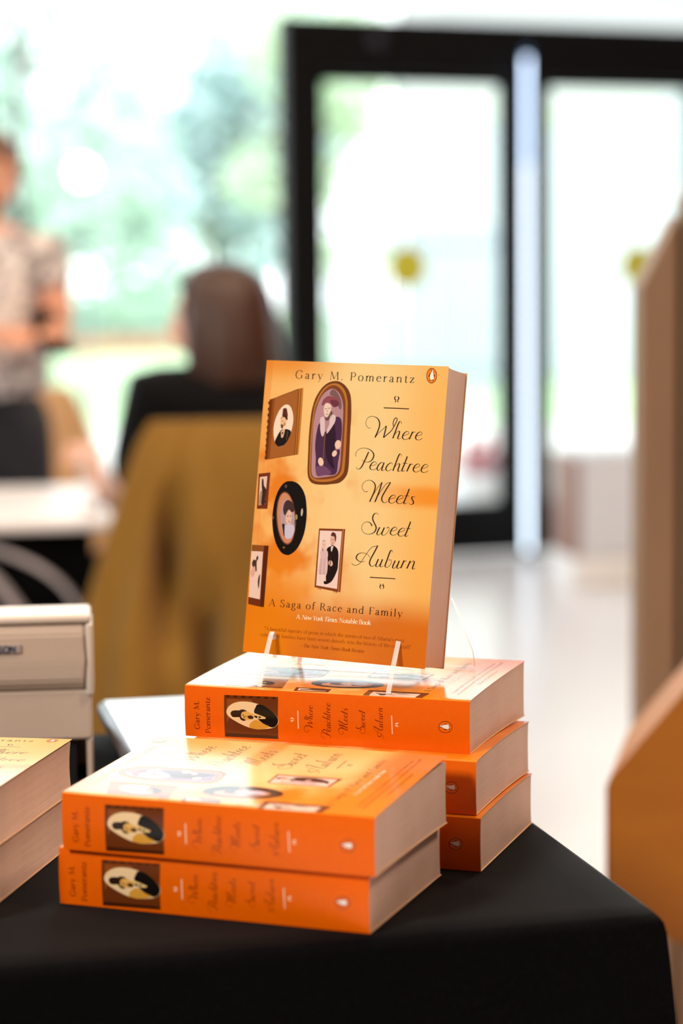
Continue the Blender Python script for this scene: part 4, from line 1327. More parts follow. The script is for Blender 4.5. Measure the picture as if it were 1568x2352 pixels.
('portrait_oval',4,'46302e',[23.2,105.0,23.3,106.8,23.6,108.7,24.2,110.3,25.0,111.3,26.0,111.9,27.2,112.0,28.4,111.6,29.8,110.8,30.8,109.7,31.7,108.2,32.2,106.4,32.4,105.0,32.0,104.1,31.1,103.5,30.3,103.3,29.4,103.9,28.6,104.9,27.8,105.3,27.2,104.5,26.8,103.1,26.4,102.0,25.9,101.3,25.3,100.8,24.8,100.9,24.1,101.8,23.6,103.3]),
('portrait_oval',4,'dfb9a6',[26.0,102.5,26.6,103.7,27.4,104.4,28.1,104.8,28.9,104.6,29.6,104.1,30.2,103.3,30.5,102.1,30.6,100.6,30.7,99.1,30.5,97.8,30.3,96.4,29.9,95.4,29.3,94.7,28.6,94.3,28.0,94.2,27.2,94.7,26.5,95.5,26.0,96.7,25.8,98.5,25.8,100.7]),
('portrait_oval',5,'c9c2d6',[25.8,93.0,26.7,94.1,28.0,94.8,29.3,95.1,30.6,94.9,31.9,94.3,32.9,93.5,33.5,92.6,33.7,91.6,33.8,90.4,33.5,89.0,33.0,87.4,32.4,86.1,31.8,85.2,31.1,84.6,30.3,84.2,29.4,83.9,28.3,83.8,27.4,84.2,26.8,85.3,26.3,86.8,25.9,88.3,25.6,90.0,25.5,91.6]),
('portrait_oval',5,'2a2024',[23.5,94.2,24.0,94.8,24.8,94.8,25.4,94.1,25.7,92.1,25.9,89.4,26.0,87.3,26.0,86.2,25.8,85.6,25.6,85.7,25.3,86.6,24.9,88.2,24.5,89.8,24.1,91.4,23.6,93.1]),
('portrait_oval',1,'c9b8a0',[39.2,103.8,39.0,102.3,38.7,101.3,38.3,100.9,37.9,101.3,37.6,102.4,37.6,103.8,37.7,105.3,38.0,106.3,38.4,106.7,38.8,106.3,39.1,105.2]),
('portrait_oval',1,'a8906a',[35.2,100.2,35.1,99.0,34.8,98.3,34.2,98.2,33.7,98.9,33.4,100.1,33.5,101.3,33.8,102.0,34.4,102.0,34.9,101.4]),
('portrait_oval',1,'6a5648',[16.5,98.7,16.4,97.7,15.9,97.2,15.2,97.6,14.9,98.6,15.1,99.5,15.6,100.0,16.2,99.6]),
('portrait_oval',1,'7a5a30',[27.4,77.7,27.1,77.0,26.4,76.8,25.7,76.9,25.3,77.5,25.6,78.1,26.3,78.4,27.0,78.2]),
('portrait_oval',1,'5a4a40',[25.0,121.9,24.8,121.0,24.1,120.5,23.3,120.9,22.9,121.8,23.1,122.8,23.8,123.2,24.6,122.9]),
('portrait_couple',0,'84401c',[52.9,93.1,73.4,93.9,73.6,48.8,71.1,48.7,53.1,50.8]),
('portrait_couple',1,'b8743c',[71.5,93.6,72.4,93.6,72.5,48.9,71.6,48.9]),
('portrait_couple',1,'ecd2ca',[53.8,91.6,71.0,92.2,70.8,50.8,54.3,52.2]),
('portrait_couple',2,'241614',[60.3,78.6,61.0,79.8,62.0,80.4,63.1,80.9,63.9,81.4,64.6,81.7,65.5,81.6,66.8,80.9,68.2,79.8,69.2,78.2,69.8,75.5,70.0,72.3,70.0,69.4,70.1,67.5,70.1,66.0,69.8,64.2,69.0,61.7,67.9,59.0,66.7,56.7,65.4,55.2,64.0,54.3,62.7,53.7,61.6,53.5,60.7,53.6,60.1,54.1,60.0,55.3,60.3,56.9,60.6,58.3,61.1,59.2,61.6,60.1,62.0,61.6,62.1,64.3,62.0,67.7,61.7,70.9,61.2,73.8,60.5,76.5]),
('portrait_couple',3,'dcb0a0',[66.5,85.4,66.5,84.5,66.3,83.7,66.1,83.0,65.8,82.3,65.4,81.9,65.0,81.6,64.5,81.5,64.1,81.6,63.6,81.9,63.2,82.3,62.9,83.0,62.7,83.7,62.5,84.5,62.4,85.4,62.5,86.2,62.6,87.1,62.8,87.8,63.1,88.4,63.5,88.9,64.0,89.2,64.4,89.3,64.9,89.2,65.3,88.9,65.7,88.4,66.0,87.8,66.3,87.1,66.4,86.2]),
('portrait_couple',4,'5a3028',[62.6,88.6,62.8,89.4,63.2,90.5,63.8,91.1,64.6,91.0,65.6,90.6,66.3,89.9,66.7,89.0,67.0,87.9,67.0,86.8,66.9,85.7,66.7,84.6,66.4,84.2,66.2,85.1,65.9,86.6,65.5,87.8,65.0,88.2,64.4,88.2,63.8,88.2,63.3,88.3,62.8,88.3]),
('portrait_couple',4,'b88070',[63.5,82.2,65.1,82.2,64.8,81.4,63.6,81.5]),
('portrait_couple',3,'e4d4d4',[63.6,80.7,65.4,81.3,64.3,76.8,63.5,78.3]),
('portrait_couple',3,'e0b4a4',[65.8,69.1,65.9,68.6,65.9,68.2,65.8,67.7,65.7,67.3,65.4,67.0,65.1,66.8,64.8,66.6,64.4,66.6,64.0,66.7,63.6,66.8,63.3,67.1,63.0,67.5,62.7,67.9,62.5,68.3,62.5,68.8,62.5,69.3,62.5,69.7,62.7,70.1,62.9,70.5,63.2,70.7,63.6,70.8,64.0,70.9,64.3,70.8,64.7,70.6,65.1,70.3,65.4,70.0,65.6,69.6]),
('portrait_couple',3,'d6b8ba',[55.5,77.0,56.3,77.9,57.4,78.5,58.5,78.7,59.4,78.5,60.3,77.9,61.0,77.1,61.4,76.2,61.6,75.2,61.7,74.0,61.5,72.5,61.2,70.8,61.1,68.8,61.4,66.2,61.9,63.4,61.9,61.3,61.2,60.5,59.9,60.4,58.7,60.5,57.5,60.4,56.2,60.3,55.4,61.1,55.1,63.1,55.3,65.9,55.5,68.4,55.6,70.0,55.8,71.3,55.9,72.6,55.7,74.1,55.4,75.7]),
('portrait_couple',4,'e6c0b0',[59.4,81.3,59.4,80.6,59.3,79.9,59.1,79.3,58.9,78.8,58.6,78.4,58.2,78.2,57.9,78.1,57.5,78.2,57.2,78.4,56.9,78.8,56.6,79.3,56.4,79.9,56.3,80.6,56.2,81.3,56.3,82.0,56.4,82.7,56.6,83.3,56.8,83.8,57.1,84.2,57.4,84.4,57.8,84.5,58.1,84.4,58.5,84.2,58.8,83.8,59.0,83.3,59.2,82.7,59.4,82.0]),
('portrait_couple',3,'8a6058',[56.4,83.0,56.6,84.0,56.9,84.6,57.3,84.9,57.9,84.9,58.6,84.5,58.9,84.2,58.7,84.1,58.2,84.1,57.7,83.6,57.5,82.6,57.3,81.2,57.2,80.0,57.4,78.7,57.7,77.5,57.8,76.9,57.5,76.9,57.0,77.5,56.6,78.3,56.4,79.8,56.3,81.5]),
('portrait_couple',3,'e6cfc8',[56.1,60.9,57.7,60.8,57.7,55.8,56.3,55.9]),
('portrait_couple',3,'e6cfc8',[59.5,60.8,61.1,60.9,61.7,55.7,60.0,55.8]),
('portrait_couple',0,'84401c',[56.0,50.4,56.5,50.5,56.6,49.4,56.1,49.3]),
('portrait_couple',0,'84401c',[57.4,50.3,58.0,50.3,58.0,49.2,57.5,49.2]),
('portrait_couple',0,'84401c',[68.5,49.1,69.1,49.1,69.1,48.0,68.7,47.9]),
('portrait_couple',0,'84401c',[70.2,48.8,70.8,48.9,70.8,47.7,70.4,47.7]),
('portrait_corner',0,'6e3016',[0.4,77.9,14.1,78.0,14.3,33.4,10.2,33.6,1.3,34.8]),
('portrait_corner',1,'8a5020',[0.4,77.9,10.4,77.9,10.4,73.6,0.6,73.5]),
('portrait_corner',1,'55230f',[10.8,78.0,14.1,78.0,14.3,33.4,11.3,33.6]),
('portrait_corner',2,'e8cabc',[0.5,73.3,10.0,73.5,10.6,38.8,1.3,39.9]),
('portrait_corner',3,'4a3430',[1.8,64.5,2.0,65.6,2.5,66.6,3.0,67.3,3.6,67.3,4.3,66.9,4.8,66.9,5.0,67.5,5.0,68.5,5.1,69.3,5.5,69.8,5.9,70.1,6.2,70.1,6.5,69.7,6.7,68.9,6.7,68.1,6.4,67.5,5.9,66.9,5.6,65.9,5.7,63.9,6.0,61.4,6.2,59.6,6.0,58.7,5.6,58.5,5.3,58.7,5.0,59.9,4.7,61.5,4.3,62.6,3.9,62.5,3.4,61.7,3.0,61.5,2.5,62.2,2.0,63.4]),
('portrait_corner',3,'3a2c2a',[8.7,56.6,8.9,56.9,9.1,56.7,9.2,55.6,9.2,52.6,9.2,48.8,9.0,46.4,8.7,46.5,8.3,48.1,8.0,49.7,7.8,50.9,7.8,52.2,7.8,53.4,8.0,54.6,8.3,55.9]),
('portrait_corner',3,'d8aaa0',[1.9,60.3,2.5,61.2,3.2,61.9,3.8,62.0,4.3,61.4,4.7,60.2,5.0,59.0,4.8,57.6,4.5,56.3,4.1,55.2,3.7,54.6,3.2,54.4,2.7,54.6,2.3,55.2,1.8,56.1,1.5,57.1,1.5,58.2,1.6,59.4]),
('portrait_woman',7,'6b4a44',[49.9,179.4,51.3,179.7,51.4,179.2,49.9,179.0]),
('portrait_woman',7,'6b4a44',[52.6,179.9,53.9,180.1,54.0,179.6,52.6,179.5]),
('portrait_woman',7,'a06058',[51.0,175.6,52.7,175.8,52.3,175.1,51.3,175.1]),
('portrait_woman',7,'c79c8c',[51.7,178.8,52.2,178.8,52.2,176.8,51.5,176.9]),
('portrait_oval',5,'4a302c',[26.8,100.6,28.0,100.8,28.0,100.3,26.9,100.0]),
('portrait_oval',5,'4a302c',[28.9,100.8,30.1,100.8,30.1,100.3,28.9,100.3]),
('portrait_oval',5,'9a5a50',[28.1,96.8,29.6,97.0,29.2,96.3,28.5,96.3]),
('portrait_oval',4,'6a4a40',[34.5,96.2,34.5,95.0,34.2,94.2,33.8,94.2,33.4,94.9,33.1,96.1,33.1,97.4,33.4,98.2,33.8,98.2,34.2,97.4]),
('portrait_couple',4,'5a3028',[63.3,85.8,64.1,86.0,64.1,85.6,63.3,85.5]),
('portrait_couple',4,'5a3028',[64.8,86.0,65.5,85.9,65.6,85.6,64.8,85.6]),
('portrait_couple',4,'a06a5c',[63.9,83.4,65.1,83.5,64.8,83.1,64.1,83.0]),
('portrait_couple',5,'8a5a50',[57.1,81.8,57.6,81.8,57.6,81.5,57.1,81.5]),
('portrait_couple',5,'8a5a50',[58.1,81.8,58.6,81.9,58.6,81.6,58.1,81.6]),
('portrait_couple',4,'b8989c',[56.6,71.6,57.0,71.6,57.0,61.2,56.4,61.1]),
('portrait_couple',4,'b8989c',[58.8,71.7,59.2,71.8,59.9,60.9,59.4,60.8]),
('portrait_couple',4,'3a2420',[63.6,75.2,64.2,75.2,64.1,63.8,63.5,63.7]),
('portrait_man',5,'b88a60',[18.0,167.4,19.2,168.3,19.7,166.0,18.5,165.0]),
('portrait_man',5,'4a3a34',[21.1,162.1,22.6,161.7,21.7,155.4,21.0,154.9]),
('emblem',0,'4a1a08',[134.1,206.0,134.1,204.9,133.9,203.9,133.6,203.0,133.1,202.1,132.5,201.5,131.8,201.0,131.1,200.7,130.3,200.6,129.6,200.7,128.8,201.0,128.1,201.5,127.5,202.2,126.9,203.1,126.5,204.0,126.3,205.0,126.2,206.1,126.2,207.2,126.4,208.2,126.8,209.1,127.2,209.9,127.8,210.6,128.5,211.1,129.2,211.4,130.0,211.5,130.8,211.3,131.5,211.0,132.2,210.5,132.8,209.8,133.4,209.0,133.8,208.1,134.0,207.0]),
('emblem',1,'f08010',[133.7,206.0,133.7,205.0,133.5,204.1,133.2,203.2,132.8,202.4,132.3,201.8,131.7,201.4,131.0,201.1,130.3,201.0,129.6,201.1,128.9,201.4,128.3,201.9,127.8,202.5,127.3,203.3,126.9,204.2,126.7,205.1,126.6,206.1,126.6,207.1,126.8,208.0,127.1,208.9,127.5,209.6,128.1,210.2,128.7,210.7,129.3,211.0,130.0,211.0,130.7,210.9,131.4,210.6,132.0,210.2,132.6,209.5,133.0,208.8,133.4,207.9,133.6,207.0]),
('emblem',2,'1c100c',[129.1,210.2,129.4,210.3,129.9,210.4,130.4,210.3,130.9,210.0,131.3,209.5,131.5,208.9,131.4,208.5,131.4,208.1,131.6,207.7,131.9,207.2,132.4,206.2,132.7,205.3,132.7,205.0,132.5,205.1,132.1,205.6,131.8,205.9,132.0,205.1,132.1,204.0,131.9,203.5,131.7,203.1,131.8,202.8,131.9,202.6,131.5,202.4,131.1,202.3,131.1,202.7,131.1,203.0,130.4,203.0,129.7,202.9,129.6,202.7,129.6,202.5,129.2,202.4,128.9,202.3,128.8,202.6,128.9,203.0,128.8,203.4,128.6,203.9,128.6,204.9,128.6,205.7,128.4,205.4,128.2,205.0,128.0,204.9,127.9,205.2,128.1,206.1,128.5,207.1,129.0,207.8,129.5,208.4,129.8,208.7,129.9,209.0,129.8,209.4,129.6,209.8,129.3,210.0]),
('emblem',3,'f6ece4',[130.0,210.1,130.3,210.1,130.6,210.0,130.9,209.7,131.1,209.4,131.1,209.0,131.0,208.6,131.2,208.2,131.5,207.5,131.7,206.3,131.9,205.0,132.0,204.1,131.8,203.4,131.2,203.2,130.5,203.2,129.9,203.0,129.4,203.1,129.1,203.5,128.9,204.2,128.9,205.3,129.0,206.5,129.3,207.4,129.6,208.1,129.9,208.4,130.2,208.8,130.1,209.5]),
('ornament',0,'4a2210',[95.5,182.2,115.0,182.2,115.0,181.5,95.6,181.5]),
('ornament',0,'4a2210',[95.4,61.3,115.0,61.6,115.0,61.0,95.5,60.6]),
('ornament',0,'3a1a10',[104.4,190.8,104.4,190.4,104.2,189.9,103.5,189.9,103.0,189.8,102.9,189.0,103.2,188.2,103.7,187.7,104.2,187.4,103.9,186.6,103.6,186.0,104.0,186.0,104.5,186.3,104.7,186.9,104.7,187.7,104.2,188.4,103.7,188.9,103.7,189.2,103.9,189.5,104.2,190.2]),
('ornament',0,'3a1a10',[105.0,52.1,104.9,52.4,104.6,53.1,104.2,53.4,103.7,53.9,103.4,54.5,103.2,55.2,103.7,55.7,104.0,56.2,103.5,56.6,103.0,56.9,103.5,56.9,104.2,56.7,104.6,56.2,104.7,55.6,104.3,55.2,104.0,54.8,104.1,54.4,104.5,53.8,104.8,52.8]),
('ornament',0,'3a1a10',[105.2,190.8,105.3,190.5,105.6,189.9,106.2,190.0,106.8,190.0,107.0,189.2,106.8,188.3,106.4,187.8,106.0,187.4,106.4,186.7,106.8,186.2,106.5,186.1,105.9,186.3,105.6,187.0,105.5,187.8,105.8,188.4,106.2,189.0,106.1,189.3,105.9,189.5,105.5,190.3]),
('ornament',0,'3a1a10',[105.8,52.1,105.9,52.5,106.0,53.2,106.4,53.6,106.8,54.1,107.0,54.8,107.0,55.5,106.5,56.0,106.1,56.3,106.5,56.8,107.0,57.2,106.5,57.1,105.8,56.9,105.5,56.3,105.5,55.6,106.0,55.3,106.4,55.0,106.3,54.5,106.1,53.9,105.9,52.9]),
]
SPINE_ART = [
('spine_portrait',0,'6a3210',[30.8,31.5,72.1,32.3,71.7,2.1,30.7,1.3]),
('spine_portrait',1,'4a1e08',[35.4,30.9,34.8,30.3,33.5,29.9,32.3,30.1,31.8,30.7,32.4,31.3,33.6,31.7,34.9,31.5]),
('spine_portrait',1,'4a1e08',[41.3,31.0,40.8,30.4,39.5,30.0,38.3,30.2,37.8,30.8,38.3,31.4,39.6,31.8,40.8,31.6]),
('spine_portrait',1,'4a1e08',[47.2,31.1,46.7,30.4,45.4,30.1,44.2,30.3,43.7,30.9,44.2,31.5,45.5,31.9,46.7,31.7]),
('spine_portrait',1,'4a1e08',[53.1,31.2,52.5,30.6,51.3,30.2,50.1,30.4,49.6,31.0,50.1,31.6,51.4,31.9,52.6,31.8]),
('spine_portrait',1,'4a1e08',[58.9,31.3,58.4,30.6,57.1,30.3,55.9,30.5,55.5,31.1,56.0,31.7,57.2,32.0,58.4,31.9]),
('spine_portrait',1,'4a1e08',[64.7,31.4,64.2,30.7,63.0,30.4,61.8,30.6,61.3,31.2,61.8,31.8,63.0,32.1,64.2,31.9]),
('spine_portrait',1,'4a1e08',[70.4,31.5,69.9,30.8,68.7,30.5,67.5,30.7,67.0,31.3,67.6,31.9,68.8,32.2,70.0,32.0]),
('spine_portrait',1,'8e4a18',[32.8,28.9,52.3,29.4,52.8,24.1,38.1,21.9,32.8,11.6]),
('spine_portrait',1,'421c0a',[31.7,4.2,71.1,4.3,71.5,2.2,30.8,1.5]),
('spine_portrait',2,'f3d3a4',[32.5,19.2,32.7,20.7,33.4,22.2,34.4,23.6,35.8,24.7,37.5,25.8,39.5,26.6,41.6,27.2,44.0,27.6,46.3,27.7,48.7,27.7,51.1,27.6,53.6,27.2,56.1,26.7,58.7,26.0,61.2,25.1,63.5,24.0,65.8,22.7,67.7,21.4,69.4,20.1,70.8,18.8,71.8,17.5,72.3,16.3,72.5,15.1,72.2,13.9,71.5,12.7,70.5,11.5,69.2,10.5,67.4,9.8,65.3,9.3,62.9,8.9,60.3,8.6,57.5,8.3,54.7,8.3,52.1,8.7,49.5,9.2,47.0,9.9,44.7,10.8,42.4,11.7,40.3,12.7,38.4,13.7,36.6,14.6,35.1,15.7,33.8,16.8,32.9,18.0]),
('spine_portrait',3,'dca03a',[55.5,15.1,57.2,14.6,59.0,13.6,60.7,12.7,62.6,12.0,64.5,11.3,65.4,10.7,64.8,10.0,63.3,9.4,61.5,8.9,59.4,8.6,57.0,8.4,54.7,8.4,52.8,8.5,51.0,8.9,50.0,9.4,49.8,10.3,50.2,11.4,51.0,12.5,52.2,13.6,53.8,14.6]),
('spine_portrait',3,'120d0b',[53.8,21.0,54.0,22.2,54.6,23.3,55.1,24.3,55.5,25.1,55.9,25.9,56.7,26.2,58.0,26.3,59.8,26.0,61.7,25.4,63.5,24.4,65.5,23.1,67.2,21.8,68.9,20.5,70.3,19.2,71.4,17.9,72.0,16.6,72.1,15.3,71.9,14.1,71.3,12.8,70.3,11.6,69.2,10.7,68.0,10.3,66.8,10.3,65.4,10.6,63.9,11.1,62.2,11.8,60.7,12.7,59.3,13.6,58.0,14.5,57.0,15.4,56.3,16.1,56.0,16.7,55.6,17.4,54.9,18.5,54.2,19.8]),
('spine_portrait',3,'2c160c',[36.0,19.4,36.3,19.9,36.9,20.4,37.7,20.7,39.1,21.0,40.8,21.1,42.2,21.1,42.9,20.9,43.3,20.5,43.6,19.9,43.8,18.9,43.9,17.6,43.7,16.7,43.0,16.3,42.0,16.2,41.0,16.2,39.8,16.1,38.6,16.0,37.5,16.1,36.8,16.4,36.4,17.0,36.0,17.6,35.8,18.2,35.8,18.9]),
('spine_portrait',4,'2c160c',[41.9,20.3,42.3,20.9,42.9,21.4,43.6,21.7,44.4,21.9,45.3,22.0,46.1,21.9,47.0,21.6,47.9,21.2,48.2,20.9,47.8,20.7,46.9,20.7,46.0,20.5,45.4,20.3,44.8,19.9,44.3,19.5,44.0,18.9,43.8,18.2,43.7,17.6,43.8,17.0,43.9,16.3,44.4,15.8,45.4,15.3,46.7,14.9,47.5,14.6,47.2,14.2,46.4,13.9,45.5,13.8,44.8,13.9,44.2,14.2,43.6,14.6,43.1,15.1,42.8,15.8,42.5,16.6,42.1,17.8,41.9,19.1]),
('spine_portrait',3,'e6b25c',[43.8,19.5,44.3,20.1,45.1,20.5,46.0,20.8,47.0,20.9,48.0,20.9,49.0,20.7,49.8,20.3,50.5,19.9,51.3,19.5,52.2,19.4,53.1,19.4,53.7,19.1,54.0,18.5,54.0,17.6,53.9,16.8,53.6,16.3,53.1,15.9,52.4,15.6,51.3,15.2,50.0,14.9,48.7,14.7,47.6,14.5,46.6,14.4,45.8,14.5,45.1,14.9,44.5,15.5,44.1,16.2,43.8,17.3,43.7,18.5]),
('spine_portrait',5,'5a3212',[46.1,18.0,45.9,17.7,45.5,17.5,45.1,17.6,45.0,17.9,45.1,18.2,45.5,18.4,46.0,18.3]),
('spine_portrait',5,'5a3212',[46.5,16.1,46.3,15.8,45.9,15.7,45.5,15.7,45.4,16.0,45.5,16.2,46.0,16.4,46.4,16.3]),
('spine_portrait',5,'8a5a20',[45.6,17.2,48.3,17.1,48.3,16.7,45.6,16.7]),
('spine_portrait',5,'4a260e',[49.3,17.6,50.2,17.9,51.3,18.1,52.4,17.7,53.2,17.0,53.2,16.3,52.9,15.6,52.0,15.4,50.9,15.4,50.1,15.5,49.5,15.9,49.0,16.3,48.8,16.8,48.9,17.2]),
('spine_portrait',4,'eecb88',[52.5,19.8,54.7,19.7,62.8,17.2,62.3,16.1,57.5,15.8,54.1,17.3]),
('spine_portrait',5,'1c110c',[53.9,18.1,56.6,17.8,56.0,16.3,54.2,16.9]),
('spine_portrait',5,'1c110c',[57.5,17.8,59.5,17.4,58.4,16.4,57.1,16.8]),
('spine_ornament',0,'ffd9b8',[86.7,23.6,87.4,23.6,87.6,10.7,86.9,10.6]),
('spine_ornament',0,'ffd9b8',[83.3,18.2,83.2,17.7,82.5,17.3,81.8,17.2,81.4,17.4,81.6,17.8,82.2,18.3,82.9,18.4]),
('spine_ornament',0,'ffd9b8',[84.0,17.2,83.7,17.1,83.2,17.2,82.9,17.5,82.8,17.8,83.2,18.0,83.6,17.9,84.0,17.6]),
('spine_ornament',0,'ffd9b8',[83.2,15.6,82.8,15.3,82.1,15.3,81.5,15.7,81.4,16.1,81.8,16.4,82.5,16.3,83.1,16.0]),
('spine_ornament',0,'ffd9b8',[84.0,16.6,83.9,16.2,83.6,15.9,83.1,15.7,82.8,15.9,82.8,16.2,83.2,16.6,83.7,16.7]),
('spine_ornament',0,'ffd9b8',[156.3,24.0,157.0,24.1,157.4,11.0,156.8,10.9]),
('spine_ornament',0,'ffd9b8',[161.6,19.1,161.4,18.6,160.8,18.2,160.2,18.1,159.8,18.3,159.9,18.8,160.5,19.2,161.2,19.3]),
('spine_ornament',0,'ffd9b8',[160.2,18.0,159.9,17.9,159.5,18.0,159.2,18.3,159.2,18.6,159.4,18.8,159.9,18.7,160.2,18.4]),
('spine_ornament',0,'ffd9b8',[161.5,16.6,161.1,16.3,160.4,16.4,159.9,16.7,159.8,17.1,160.2,17.4,160.8,17.3,161.4,17.0]),
('spine_ornament',0,'ffd9b8',[160.2,17.4,160.2,17.1,159.8,16.8,159.4,16.6,159.1,16.7,159.1,17.1,159.5,17.4,159.9,17.5]),
('spine_emblem',0,'4a1a08',[195.85,22.34,196.82,22.27,197.74,22.04,198.58,21.66,199.31,21.16,199.89,20.54,200.31,19.83,200.55,19.07,200.59,18.27,200.45,17.47,200.12,16.7,199.61,15.99,198.95,15.36,198.16,14.85,197.27,14.46,196.32,14.22,195.33,14.13,194.36,14.21,193.43,14.43,192.59,14.81,191.86,15.31,191.27,15.93,190.85,16.64,190.61,17.41,190.56,18.22,190.71,19.02,191.05,19.79,191.56,20.51,192.22,21.13,193.02,21.64,193.91,22.03,194.86,22.26]),
('spine_emblem',1,'f26a00',[195.82,21.9,196.72,21.83,197.57,21.62,198.34,21.29,199.01,20.84,199.55,20.29,199.94,19.66,200.16,18.98,200.2,18.27,200.07,17.55,199.77,16.87,199.3,16.23,198.69,15.68,197.97,15.22,197.15,14.87,196.27,14.66,195.36,14.58,194.46,14.65,193.61,14.85,192.83,15.18,192.15,15.63,191.61,16.19,191.22,16.82,191.0,17.5,190.96,18.22,191.09,18.93,191.4,19.62,191.87,20.26,192.48,20.81,193.21,21.27,194.03,21.61,194.91,21.82]),
('spine_emblem',2,'1c100c',[191.71,17.26,191.57,17.58,191.53,18.11,191.67,18.66,191.96,19.17,192.46,19.49,192.99,19.67,193.37,19.6,193.72,19.55,194.1,19.78,194.61,20.12,195.53,20.53,196.37,20.84,196.63,20.8,196.58,20.59,196.08,20.23,195.77,19.94,196.54,20.07,197.52,20.23,198.03,20.0,198.38,19.77,198.64,19.89,198.82,19.97,198.98,19.56,199.02,19.12,198.74,19.14,198.44,19.09,198.37,18.41,198.42,17.71,198.59,17.6,198.78,17.56,198.9,17.17,198.91,16.8,198.68,16.79,198.33,16.85,197.95,16.73,197.45,16.61,196.56,16.62,195.85,16.61,196.05,16.42,196.43,16.2,196.5,15.97,196.28,15.88,195.47,16.15,194.54,16.59,193.9,17.12,193.39,17.63,193.08,17.95,192.82,18.11,192.44,18.02,192.08,17.8,191.86,17.46]),
('spine_emblem',3,'f6ece4',[191.87,18.22,191.8,18.48,191.96,18.82,192.21,19.14,192.55,19.35,192.89,19.26,193.28,19.17,193.69,19.37,194.31,19.64,195.45,19.87,196.64,20.03,197.5,20.07,198.09,19.89,198.26,19.29,198.24,18.56,198.33,17.9,198.26,17.36,197.84,17.05,197.17,16.9,196.17,16.91,195.13,17.06,194.32,17.37,193.69,17.74,193.35,18.09,193.04,18.35,192.41,18.28]),
]
